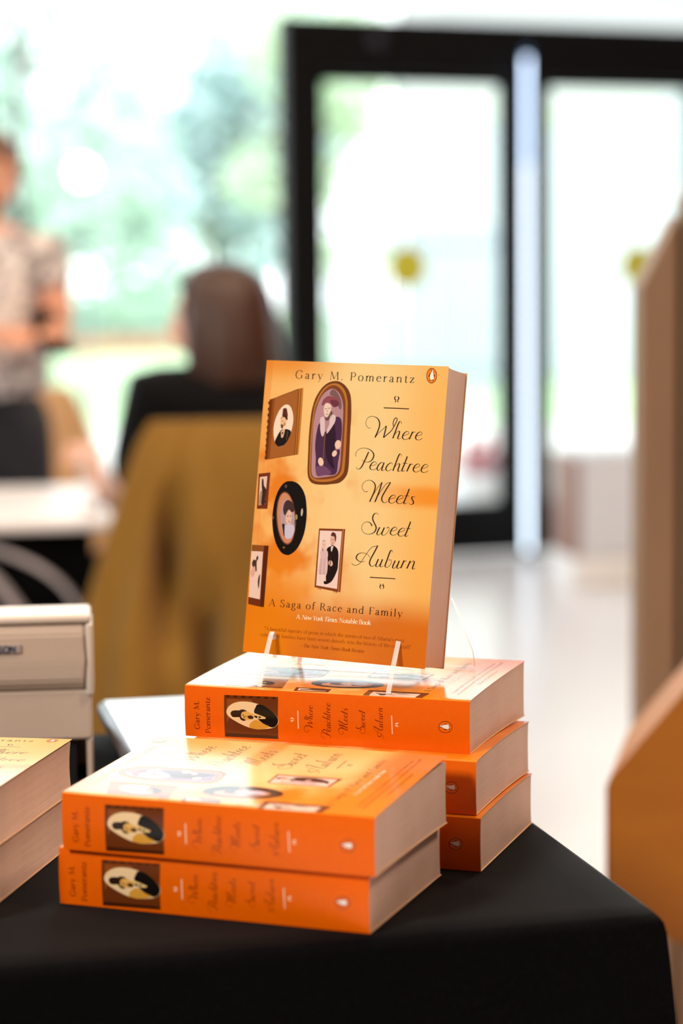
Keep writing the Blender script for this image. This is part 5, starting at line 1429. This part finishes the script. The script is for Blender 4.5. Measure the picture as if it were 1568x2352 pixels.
TITLE = [
(0,'n',[86.72,166.88,84.9,167.04,82.89,169.34,83.11,172.71,85.22,174.96,88.27,175.33,91.47,174.03,93.26,171.24,93.3,167.9,92.11,164.01,90.64,160.36]),
(0,'h',[90.64,160.36,93.41,163.84,96.7,167.09,98.67,169.09]),
(0,'n',[98.67,169.09,98.14,165.25,97.28,160.58]),
(0,'g',[97.28,160.58,99.65,162.69,102.93,165.95,105.76,171.32,106.59,173.98,105.78,175.09,104.49,174.13,103.73,171.23,104.18,169.1]),
(1,'n',[76.99,146.03,76.99,148.91,79.58,151.68,83.63,152.5,87.85,151.37,90.36,149.11,90.83,146.74,89.53,144.04,86.84,142.56,83.99,142.8,82.1,143.8]),
(1,'n',[86.7,149.88,84.82,145.0,82.26,139.12,80.36,137.34,78.63,137.58,77.97,138.65]),
(2,'n',[88.45,121.76,86.43,121.4,84.19,123.43,83.93,126.28,86.26,129.04,89.79,129.72,92.75,128.21,94.02,125.42,93.34,121.56,91.9,117.66,90.55,114.43]),
(2,'h',[92.13,117.91,95.42,124.07,98.84,128.79]),
(2,'n',[98.84,128.79,97.16,121.78,94.64,114.49]),
(2,'h',[96.19,118.39,99.96,124.8,102.71,128.29,105.49,129.11]),
(2,'n',[105.49,129.11,102.58,124.0,100.06,119.09,99.78,116.46,100.96,114.72,102.52,114.38,104.26,115.44]),
(3,'n',[98.09,105.74,96.98,106.62,95.22,106.27,94.1,104.54,94.06,102.15,95.29,99.85,96.77,97.56,97.2,95.68,96.14,93.23,93.71,91.74,90.67,91.35,87.75,92.45,86.13,94.97,86.49,97.85,88.63,99.8,91.18,99.97,93.08,98.75,93.82,97.37]),
(4,'h',[80.5,69.99,81.89,68.9,83.97,68.67,86.43,69.94,89.18,73.71,91.85,78.18,95.08,82.21,99.54,83.71]),
(4,'n',[99.54,83.71,97.41,79.04,94.82,73.63,94.29,70.97,95.21,69.28,96.8,68.73,98.72,70.1]),
(4,'n',[94.21,74.78,93.04,76.36,90.88,77.54,87.78,77.8,85.05,76.76,83.78,74.76,84.19,73.12,86.01,71.82,88.1,71.34,90.45,72.13]),
(0,'n',[109.98,170.99,110.0,172.11,108.87,172.68,107.82,171.01,106.31,166.43,104.44,160.39]),
(0,'n',[105.32,162.63,107.04,164.97,108.64,165.8,109.21,164.85,108.27,161.22,108.53,160.26,109.37,160.26,110.39,160.93]),
(0,'n',[112.08,162.63,116.03,163.96,116.34,165.18,115.08,165.86,113.14,164.81,111.84,162.58,111.99,160.9,113.57,159.95,115.73,160.5,116.95,161.55]),
(0,'n',[119.2,165.89,118.13,163.1,117.0,160.32]),
(0,'h',[117.88,162.55,119.18,164.77,120.46,165.71,121.09,165.32]),
(0,'n',[122.08,162.72,126.01,164.04,126.32,165.27,125.07,165.94,123.14,164.89,121.85,162.67,122.0,161.0,123.57,160.04,125.72,160.59,126.94,161.64]),
(1,'n',[88.99,139.88,92.99,141.23,93.3,142.47,92.03,143.14,90.07,142.07,88.75,139.82,88.91,138.14,90.51,137.19,92.69,137.75,93.93,138.82]),
(1,'n',[98.9,142.6,97.37,142.88,95.39,141.31,94.29,138.78,94.73,137.27,95.93,137.27,97.67,139.52,99.29,142.88]),
(1,'n',[99.29,142.88,98.01,138.4,98.18,137.16,98.96,137.17,100.04,137.95]),
(1,'n',[105.77,141.73,105.32,142.74,104.1,142.85,102.14,141.28,101.02,138.93,101.58,137.42,103.11,137.14,105.57,138.49]),
(1,'n',[112.02,147.97,112.04,149.09,110.91,149.65,109.86,147.97,108.35,143.39,106.49,137.35]),
(1,'n',[107.37,139.59,109.08,141.94,110.68,142.78,111.25,141.83,110.31,138.2,110.57,137.25,111.41,137.25,112.43,137.92]),
(1,'n',[116.64,148.13,115.15,143.39,113.48,138.65,113.44,137.7,114.19,137.37,115.71,138.37]),
(1,'h',[113.49,143.22,117.08,143.11]),
(1,'n',[119.33,143.11,118.27,140.33,117.14,137.54]),
(1,'h',[118.02,139.77,119.31,142.0,120.6,142.95,121.23,142.56]),
(1,'n',[122.26,140.07,126.19,141.41,126.5,142.64,125.25,143.3,123.32,142.24,122.03,140.02,122.18,138.35,123.75,137.4,125.9,137.96,127.11,139.02]),
(1,'n',[128.31,140.01,132.22,141.35,132.53,142.57,131.29,143.24,129.37,142.18,128.08,139.96,128.23,138.29,129.79,137.35,131.93,137.91,133.14,138.97]),
(2,'n',[105.55,117.06,109.51,118.43,109.82,119.66,108.56,120.32,106.62,119.25,105.32,117.0,105.46,115.33,107.05,114.39,109.22,114.97,110.44,116.04]),
(2,'n',[111.55,117.08,115.49,118.45,115.8,119.68,114.55,120.34,112.61,119.27,111.31,117.03,111.46,115.35,113.04,114.42,115.2,114.99,116.42,116.06]),
(2,'n',[120.07,125.27,118.59,120.53,116.92,115.78,116.88,114.84,117.63,114.51,119.15,115.52]),
(2,'h',[116.93,120.35,120.52,120.26]),
(2,'n',[124.97,119.25,124.01,120.07,122.84,119.79,122.52,118.67,123.68,117.01,124.1,115.63,123.3,114.62,121.83,114.39,120.85,115.32]),
(3,'n',[99.88,96.87,98.2,92.66,98.62,91.43,99.99,91.57,102.17,94.11,103.48,96.92]),
(3,'n',[103.48,96.92,101.93,92.71,102.4,91.49,104.14,91.63,106.34,93.89,107.28,96.13,106.58,97.24,105.43,96.67]),
(3,'n',[108.73,94.46,112.68,95.85,112.99,97.08,111.74,97.73,109.8,96.65,108.5,94.4,108.64,92.73,110.23,91.81,112.39,92.39,113.61,93.47]),
(3,'n',[114.69,94.14,118.63,95.53,118.94,96.75,117.69,97.4,115.76,96.32,114.46,94.08,114.61,92.41,116.18,91.49,118.34,92.08,119.56,93.15]),
(3,'n',[123.11,102.26,121.63,97.52,119.96,92.77,119.93,91.83,120.67,91.51,122.19,92.53]),
(3,'h',[119.98,97.33,123.55,97.27]),
(4,'n',[100.89,74.28,99.34,70.06,99.69,68.84,100.88,68.98,102.76,71.52,104.01,74.34]),
(4,'n',[104.01,74.34,102.61,69.85,102.99,68.91,103.88,69.04,104.9,69.73]),
(4,'n',[110.99,79.64,111.02,80.64,110.13,81.19,109.04,79.33,107.44,73.73,106.42,70.37,106.77,69.09,108.16,69.01,110.1,70.72,110.98,72.96,110.26,74.34,108.91,74.04]),
(4,'n',[113.77,74.1,112.23,69.89,112.58,68.68,113.76,68.81,115.63,71.35,116.87,74.16]),
(4,'n',[116.87,74.16,115.48,69.68,115.86,68.75,116.74,68.88,117.76,69.56]),
(4,'n',[120.53,74.64,119.47,71.84,118.35,69.04]),
(4,'h',[119.22,71.28,120.51,73.53,121.8,74.49,122.42,74.12]),
(4,'n',[125.22,74.69,124.16,71.89,123.04,69.1]),
(4,'n',[123.9,71.44,125.77,73.86,127.65,74.73,128.27,73.75,127.35,70.02,127.61,69.08,128.43,69.21,129.26,69.89]),
]
SPINE_WORDS = [([98.11, 8.46], [98.76, 27.81]), ([111.37, 4.57], [112.19, 30.51]), ([124.21, 8.35], [124.92, 27.13]), ([137.11, 9.89], [137.88, 26.33]), ([150.03, 7.02], [150.9, 28.99])]
# ------------------------------------------------------------------ the books
BW, BL, BT, G = 0.14255, 0.213, 0.0372, 0.03784
TC_ = 0.00035


def ink_mat():
    m, nt, p = new_mat('printed_ink')
    a = nt.nodes.new('ShaderNodeAttribute')
    a.attribute_name = 'ink'
    nt.links.new(a.outputs['Color'], p.inputs['Base Color'])
    p.inputs['Roughness'].default_value = 0.16
    p.inputs['Specular IOR Level'].default_value = 0.42
    return m


def cover_mat():
    """Laminated front cover: yellow stock with orange cloud shapes, deeper at the left and the foot."""
    m, nt, p = new_mat('cover_front')
    v, x, y, z = coords(nt)
    u = y / BW
    h = x * (-1 / BL) + 1.0
    n1 = noise(nt, v, 24, 3, 0.55)
    n2 = noise(nt, v, 60, 2, 0.5)
    n3 = noise(nt, v, 11, 2, 0.5)
    left = u * -1 + 1.0
    base = mixc(nt, u.ramp(.62, .98), lin('f0d090'), lin('efb964'))
    base = mixc(nt, left.ramp(.50, .95) * .55, base, lin('f2a63c'))
    cl = (left.ramp(.35, .62) * n1.ramp(.47, .66) * (h * -1 + 1.0).ramp(.08, .34)).mn(1.0)
    base = mixc(nt, cl * .9, base, lin('e07808'))
    foot = (h * -1 + 1.0 + n3 * .18).ramp(.84, .98)
    base = mixc(nt, foot * .92, base, lin('d06800'))
    low = (h * -1 + 1.0).ramp(.60, .80) * n3.ramp(.42, .60) * left.ramp(.25, .5)
    base = mixc(nt, low * .7, base, lin('e88a10'))
    streak = ((h - .565).abs() * -1 + .05 + (n3 - .5) * .06).ramp(.0, .04) * u.ramp(.55, .95)
    base = mixc(nt, streak * .85, base, lin('ec8c14'))
    tl = (h.ramp(.90, 1.0) * (left + n3 * .2).ramp(.62, .95))
    base = mixc(nt, tl * .8, base, lin('e08418'))
    strip = left.ramp(.955, .965)
    base = mixc(nt, strip * .35, base, lin('e07a18'))
    nt.links.new(base, p.inputs['Base Color'])
    p.inputs['Roughness'].default_value = 0.16
    p.inputs['Specular IOR Level'].default_value = 0.42
    return m


def pages_mat():
    m, nt, p = new_mat('page_edges')
    v, x, y, z = coords(nt)
    n = noise(nt, v, 60, 3, 0.6, (0.4, 0.4, 55))
    n2 = noise(nt, v, 45, 2, 0.5, (1, 1, .15))  # soft upright shadow bands painted into the page colour
    k = (n * .75 + n2 * .25).ramp(.3, .7)
    nt.links.new(mixc(nt, k, lin('d0b2a2'), lin('dfc4b5')), p.inputs['Base Color'])
    p.inputs['Roughness'].default_value = 0.8
    p.inputs['Specular IOR Level'].default_value = 0.3
    bump(nt, p, n, 0.0002, 0.5)
    return m


def spine_mat():
    m, nt, p = new_mat('cover_spine')
    v, x, y, z = coords(nt)
    n = noise(nt, v, 200, 2)
    nt.links.new(mixc(nt, n, lin('e66000'), lin('ee6800')), p.inputs['Base Color'])
    p.inputs['Roughness'].default_value = 0.3
    p.inputs['Specular IOR Level'].default_value = 0.25
    return m


INK, MF, MP, MS = ink_mat(), cover_mat(), pages_mat(), spine_mat()
ME = simple('cover_paper_edge', 'd9b48e', 0.7)
FRONT_TEXT = [
 ('author_lettering', "Gary M. Pomerantz", (24.3, 200.4), (117.3, 200.4), 8.8, 'r', '3a2412', .92),
 ('subtitle_lettering', "A Saga of Race and Family", (18.1, 34.6), (122.4, 34.8), 7.7, 'r', '2a1408', .92),
 ('notice_lettering', "A", (40.6, 27.1), (43.4, 27.1), 4.7, 'b', 'fdeed2', 1),
 ('notice_lettering', "New York Times", (44.9, 27.1), (72.8, 27.2), 4.7, 'i', 'fdeed2', 1.1),
 ('notice_lettering', "Notable Book", (74.5, 27.2), (99.2, 27.3), 4.7, 'b', 'fdeed2', 1),
 ('quotation_lettering', "\u201cA beautiful tapestry of prose in which the stories of two of Atlanta's most", (16.0, 17.0), (125.6, 17.3), 3.75, 'r', '8a3a06', .85),
 ('quotation_lettering', "celebrated families have been woven densely into the history of the city itself\u201d", (13.6, 12.4), (131.0, 12.9), 3.75, 'r', '8a3a06', .85),
 ('quotation_lettering', "\u2014The New York Times Book Review", (44.9, 7.2), (95.7, 7.2), 3.75, 'i', '8a3a06', .85)]
SPINE_TEXT = [("Gary M.", (11.4, 5.5), (11.4, 26.2), 5.9), ("Pomerantz", (19.8, 3.0), (19.8, 29.0), 5.9)]


def pl(flat):
    return [Vector((flat[i], flat[i + 1])) for i in range(0, len(flat), 2)]


def title_quads(words=None):
    out = []
    for w_, k, f in TITLE:
        if words is None or w_ in words:
            out += [list(q) for q in ribbon(catmull(pl(f), 7), script_width(k, 0.92, 0.30))]
    return out


def spine_title_quads():
    out = []
    for w_, (a, b) in enumerate(SPINE_WORDS):
        qs = title_quads([w_])
        xs = [p.x for q in qs for p in q]
        base = [min(s[2][1::2]) for s in TITLE if s[0] == w_]
        lo, hi = min(xs), max(xs)
        y0 = sorted(base)[len(base) // 2]
        s = (b[1] - a[1]) / (hi - lo)
        for q in qs:
            c = sum(q, Vector((0, 0))) / len(q)
            q2 = [c + (p - c) * 1.25 for p in q]
            out.append([Vector((a[0] - (p.y - y0) * s, a[1] + (p.x - lo) * s)) for p in q2])
    return out


class Shape:
    """How one copy sags: z of its top and bottom cover as a function of the distance from the spine."""
    def __init__(s, bow=0.0, bowb=0.0, lift=0.0, plift=0.0, T=BT):
        s.bow, s.bowb, s.lift, s.plift, s.T = bow, bowb, lift, plift, T

    def top(s, y):
        k = max(0, min(1, y / BW))
        return s.T + s.bow * 4 * k * (1 - k) + s.lift * k ** 2.2 - 0.0006 * max(0, 1 - y / .004) ** 2

    def pages(s, y):
        k = max(0, min(1, y / BW))
        return s.T - TC_ - .0001 + s.bow * 4 * k * (1 - k) + s.plift * k ** 2.2 - 0.0006 * max(0, 1 - y / .004) ** 2

    def bot(s, y):
        k = max(0, min(1, y / BW))
        return s.bowb * 4 * k * (1 - k)


YS = [0, .0012, .003, .006] + [BW * k / 22 for k in range(2, 23)]


def bulge(tz, T):
    k = max(0, min(1, tz / T))
    return -0.0011 * 4 * k * (1 - k)


def build_cover(sh, parent):
    bm = B()
    outer = [(y, sh.bot(y)) for y in reversed(YS)] + [(bulge(sh.T * k / 8, sh.T), sh.T * k / 8 - (.0006 if k == 8 else 0)) for k in range(1, 8)] + [(y, sh.top(y)) for y in YS]
    nb, ns = len(YS), 7
    inner = [(max(y, TC_), sh.bot(y) + TC_) for y in reversed(YS)] + [(bulge(sh.T * k / 8, sh.T) + TC_, min(max(sh.T * k / 8, TC_), sh.T - TC_)) for k in range(1, 8)] + [(max(y, TC_), sh.top(y) - TC_) for y in YS]
    n = len(outer)
    X = (0.0, BL * .5, BL)
    vo = [[bm.verts.new((x, y, z)) for y, z in outer] for x in X]
    vi = [[bm.verts.new((x, y, z)) for y, z in inner] for x in X]
    for a in range(len(X) - 1):
        for i in range(n - 1):
            f = bm.faces.new((vo[a][i], vo[a + 1][i], vo[a + 1][i + 1], vo[a][i + 1]))
            f.material_index = 0 if i >= nb + ns else 1
            f.smooth = True
            f = bm.faces.new((vi[a][i + 1], vi[a + 1][i + 1], vi[a + 1][i], vi[a][i]))
            f.material_index = 2
    for v in (0, -1):
        for i in range(n - 1):
            f = bm.faces.new((vo[v][i], vo[v][i + 1], vi[v][i + 1], vi[v][i]))
            f.material_index = 2
    for i in (0, n - 1):
        for a in range(len(X) - 1):
            f = bm.faces.new((vo[a][i], vi[a][i], vi[a + 1][i], vo[a + 1][i]))
            f.material_index = 2
    return obj('cover', bm, [MF, MS, ME], parent)


def build_pages(sh, parent):
    bm = B()
    y0, y1 = 0.0008, BW - 0.0010
    ys = [y for y in YS if y0 < y < y1]
    ys = [y0] + ys + [y1]
    prof = [(y, sh.bot(y) + TC_ + .0001) for y in ys]
    zb, zt = sh.bot(y1) + TC_, sh.pages(y1)
    prof += [(y1 - .0012 * 4 * k / 6 * (1 - k / 6), zb + (zt - zb) * k / 6) for k in range(1, 6)]
    prof += [(y, sh.pages(y)) for y in reversed(ys)]
    prism(bm, prof, lambda q: (0.0007, q[0], q[1]), lambda q: (BL - 0.0007, q[0], q[1]))
    return obj('page_block', bm, MP, parent)


def decal(name, polys, place, parent, cut_y=True, split=False):
    """polys: (layer, hex, [2-D mm points]) laid on the cover surface by place(x, y, lift)."""
    bm = B()
    cl = bm.loops.layers.float_color.new('ink')
    lay = bm.verts.layers.float.new('lay')
    for l, hx, pts in polys:
        vs = []
        for p in pts:
            v = bm.verts.new((p[0] / 1000, p[1] / 1000, 0))
            v[lay] = l
            vs.append(v)
        try:
            f = bm.faces.new(vs)
        except ValueError:
            continue
        f.normal_update()
        if f.normal.z < 0:
            f.normal_flip()
        c = lin(hx)
        for lp in f.loops:
            lp[cl] = c
    big = [f for f in bm.faces if len(f.verts) > 4]
    if big:
        bmesh.ops.triangulate(bm, faces=big, ngon_method='EAR_CLIP')
    if split:
        ax, st = split
        no = Vector((1 - ax, ax, 0))
        xs = [v.co[ax] for v in bm.verts]
        cuts = [k * st for k in range(0, 60)] + YS + ([.0006, .0018, .0024, .0038] if ax == 0 else [])
        for c in sorted(set(cuts)):
            if min(xs) < c < max(xs):
                bmesh.ops.bisect_plane(bm, geom=bm.verts[:] + bm.edges[:] + bm.faces[:], plane_co=no * c, plane_no=no)
    for v in bm.verts:
        v.co = place(v.co.x, v.co.y, 0.00004 + 0.000022 * v[lay])
    me = bpy.data.meshes.new(name)
    bm.to_mesh(me)
    bm.free()
    return link(name, me, INK, parent)


PART = {'emblem': 'bird_emblem', 'ornament': 'ornament', 'spine_portrait': 'spine_portrait', 'spine_ornament': 'spine_ornament', 'spine_emblem': 'spine_emblem'}


def dress(cover, sh, front=True):
    pf = lambda u, v, e: Vector((BL - v, u, sh.top(u) + e))
    ps = lambda s, t, e: Vector((s, bulge(t, sh.T) - e, t))
    if front:
        groups = {}
        for g, l, hx, f in ART:
            groups.setdefault(g, []).append((l, hx, pl(f)))
        orn = groups.pop('ornament')
        for g, polys in groups.items():
            decal(PART.get(g, 'framed_portrait'), polys, pf, cover, split=(0, .006))
        decal('title_lettering', orn + [(1, '351c12', q) for q in title_quads()], pf, cover, split=(0, .006))
        tx = {}
        for nm, s, a, b, size, st, hx, hv in FRONT_TEXT:
            tx.setdefault(nm, []).extend((1, hx, q) for q in text_quads(s, a, b, size, st, hv))
        for nm, polys in tx.items():
            decal(nm, polys, pf, cover)
    groups = {}
    for g, l, hx, f in SPINE_ART:
        groups.setdefault(g, []).append((l, hx, pl(f)))
    orn = groups.pop('spine_ornament')
    for g, polys in groups.items():
        decal(PART[g], polys, ps, cover, split=(1, .002))
    polys = []
    for s, a, b, size in SPINE_TEXT:
        polys += [(1, '6a1408', q) for q in text_quads(s, a, b, size, 'r', 1.1)]
    decal('spine_author_lettering', polys, ps, cover)
    decal('spine_title_lettering', orn + [(1, '701a08', q) for q in spine_title_quads()], ps, cover, split=(1, .002))


def book(M, sh, label, group, front=True, spine=True):
    t = tag(empty('book', M), label, 'book', group)
    c = build_cover(sh, t)
    build_pages(sh, t)
    if spine:
        dress(c, sh, front)
    return t


def flat(x, y, yaw, z):
    return Matrix.Translation((x, y, z)) @ Matrix.Rotation(yaw, 4, 'Z')


Z0 = 0.0006
GB = 'stacked copies of the orange paperback'
# tall stack of three, carrying the easel
book(flat(-0.10931, 1.51221, -0.33371, Z0), Shape(.0016, 0, 0, 0), 'orange paperback lying at the bottom of the tall stack of three', GB, False)
book(flat(-0.11138, 1.5183, -0.34011, Z0 + G), Shape(.0020, .0016, 0, 0), 'orange paperback lying in the middle of the tall stack of three', GB, False)
book(flat(-0.11354, 1.53965, -0.35139, Z0 + 2 * G), Shape(.0023, .0018, .0043, .0040), 'orange paperback on top of the tall stack, under the clear easel', GB)
# front stack of two
book(flat(-0.18456, 1.37691, -0.35879, Z0), Shape(.0008, 0, .0, .0), 'orange paperback lying under the other one in the front stack of two', GB, False)
book(flat(-0.18085, 1.36918, -0.36082, Z0 + G), Shape(.0022, .0008, .0085, .0045), 'orange paperback on top of the front stack of two', GB)
# left stack of two, fore-edge towards the right
ex = Vector((-0.19385, 1.5290, 0))
ydir = Vector((math.cos(-0.195), math.sin(-0.195), 0))
o0 = ex - ydir * BW
yaw = -0.195 - math.pi / 2
book(flat(o0.x - .001, o0.y, yaw, Z0), Shape(.0006, 0, 0, 0), 'paperback at the bottom of the stack cut off by the left edge', GB, False, False)
book(flat(o0.x, o0.y, yaw, Z0 + G), Shape(.0006, .0006, .0012, 0), 'paperback on top of the stack cut off by the left edge', GB)

# standing copy on the easel
yaw, tilt, cr = -0.40743, 0.16273, -0.02957
cy_, sy_ = math.cos(yaw), math.sin(yaw)
ud = Vector((cy_, sy_, 0))
upd = Vector((-sy_ * math.sin(tilt), cy_ * math.sin(tilt), math.cos(tilt)))
bk = Vector((-sy_ * math.cos(tilt), cy_ * math.cos(tilt), -math.sin(tilt)))
u2 = ud * math.cos(cr) + upd * math.sin(cr)
v2 = -ud * math.sin(cr) + upd * math.cos(cr)
P0 = Vector((-0.07297, 1.56196, 0.1327 + Z0))
org = P0 + v2 * BL + bk * BT
MC = Matrix.Identity(4)
for i in range(3):
    MC[i][0], MC[i][1], MC[i][2], MC[i][3] = -v2[i], u2[i], -bk[i], org[i]
book(MC, Shape(.0004, 0, .0014, .0002), 'orange paperback standing upright on the clear easel, front cover facing the viewer', GB)

# ------------------------------------------------------------------ clear easel
EZ = Z0 + 2 * G + BT
eyaw = -0.345
ME_ = Matrix.Translation((-0.0597, 1.5251, 0)) @ Matrix.Rotation(eyaw, 4, 'Z')
t = tag(empty('book_easel', ME_ @ Matrix.Translation((0, 0, EZ + 0.0006))), 'clear acrylic easel holding the upright book on top of the tall stack', 'easel')
edge_m = simple('frosted_acrylic_edge', 'f2f2f2', 0.25, coat=0.5)
edge_m.node_tree.nodes['Principled BSDF'].inputs['Alpha'].default_value = 0.62
acr = [pane_mat('clear_acrylic', 0.02), edge_m]
shA = Shape(.0023, .0018, .0043, .0040)
# side profile in (depth, height): foot, lip tip, notch, ledge, back leg
PR = [(0.0, 0.0), (0.008, 0.012), (0.024, 0.032), (0.027, 0.0335), (0.0295, 0.032), (0.0315, 0.0140), (0.034, 0.0130), (0.068, 0.0075), (0.0745, 0.016), (0.088, 0.060), (0.0905, 0.0600), (0.085, 0.014), (0.080, 0.0)]
for off in (0.0, 0.0965):
    bm = B()
    prism(bm, PR, lambda q: (off - 0.0018, q[0], q[1] + .0022 * min(1, q[0] / .03)), lambda q: (off + 0.0018, q[0], q[1] + .0022 * min(1, q[0] / .03)))
    bm.normal_update()
    for f in bm.faces:
        f.material_index = 0 if abs(f.normal.x) > .9 else 1
    obj('side_leg', bm, acr, t)
bm = B()
box(bm, 0.0019, 0.0946, 0.060, 0.0635, 0.0026, 0.0066, 0.0004)
bm.normal_update()
for f in bm.faces:
    f.material_index = 1 if f.normal.z > .9 else 0
obj('crossbar', bm, acr, t)
bm = B()
prism(bm, [(0.0955, 0.003), (0.132, 0.003), (0.130, 0.014), (0.118, 0.040), (0.112, 0.052), (0.0955, 0.052)], lambda q: (q[0], 0.0915 + q[1] * .16, q[1] + .0022), lambda q: (q[0], 0.0950 + q[1] * .16, q[1] + .0022))
bm.normal_update()
for f in bm.faces:
    f.material_index = 0 if abs(f.normal.y) > .8 else 1
obj('back_plate', bm, acr, t)
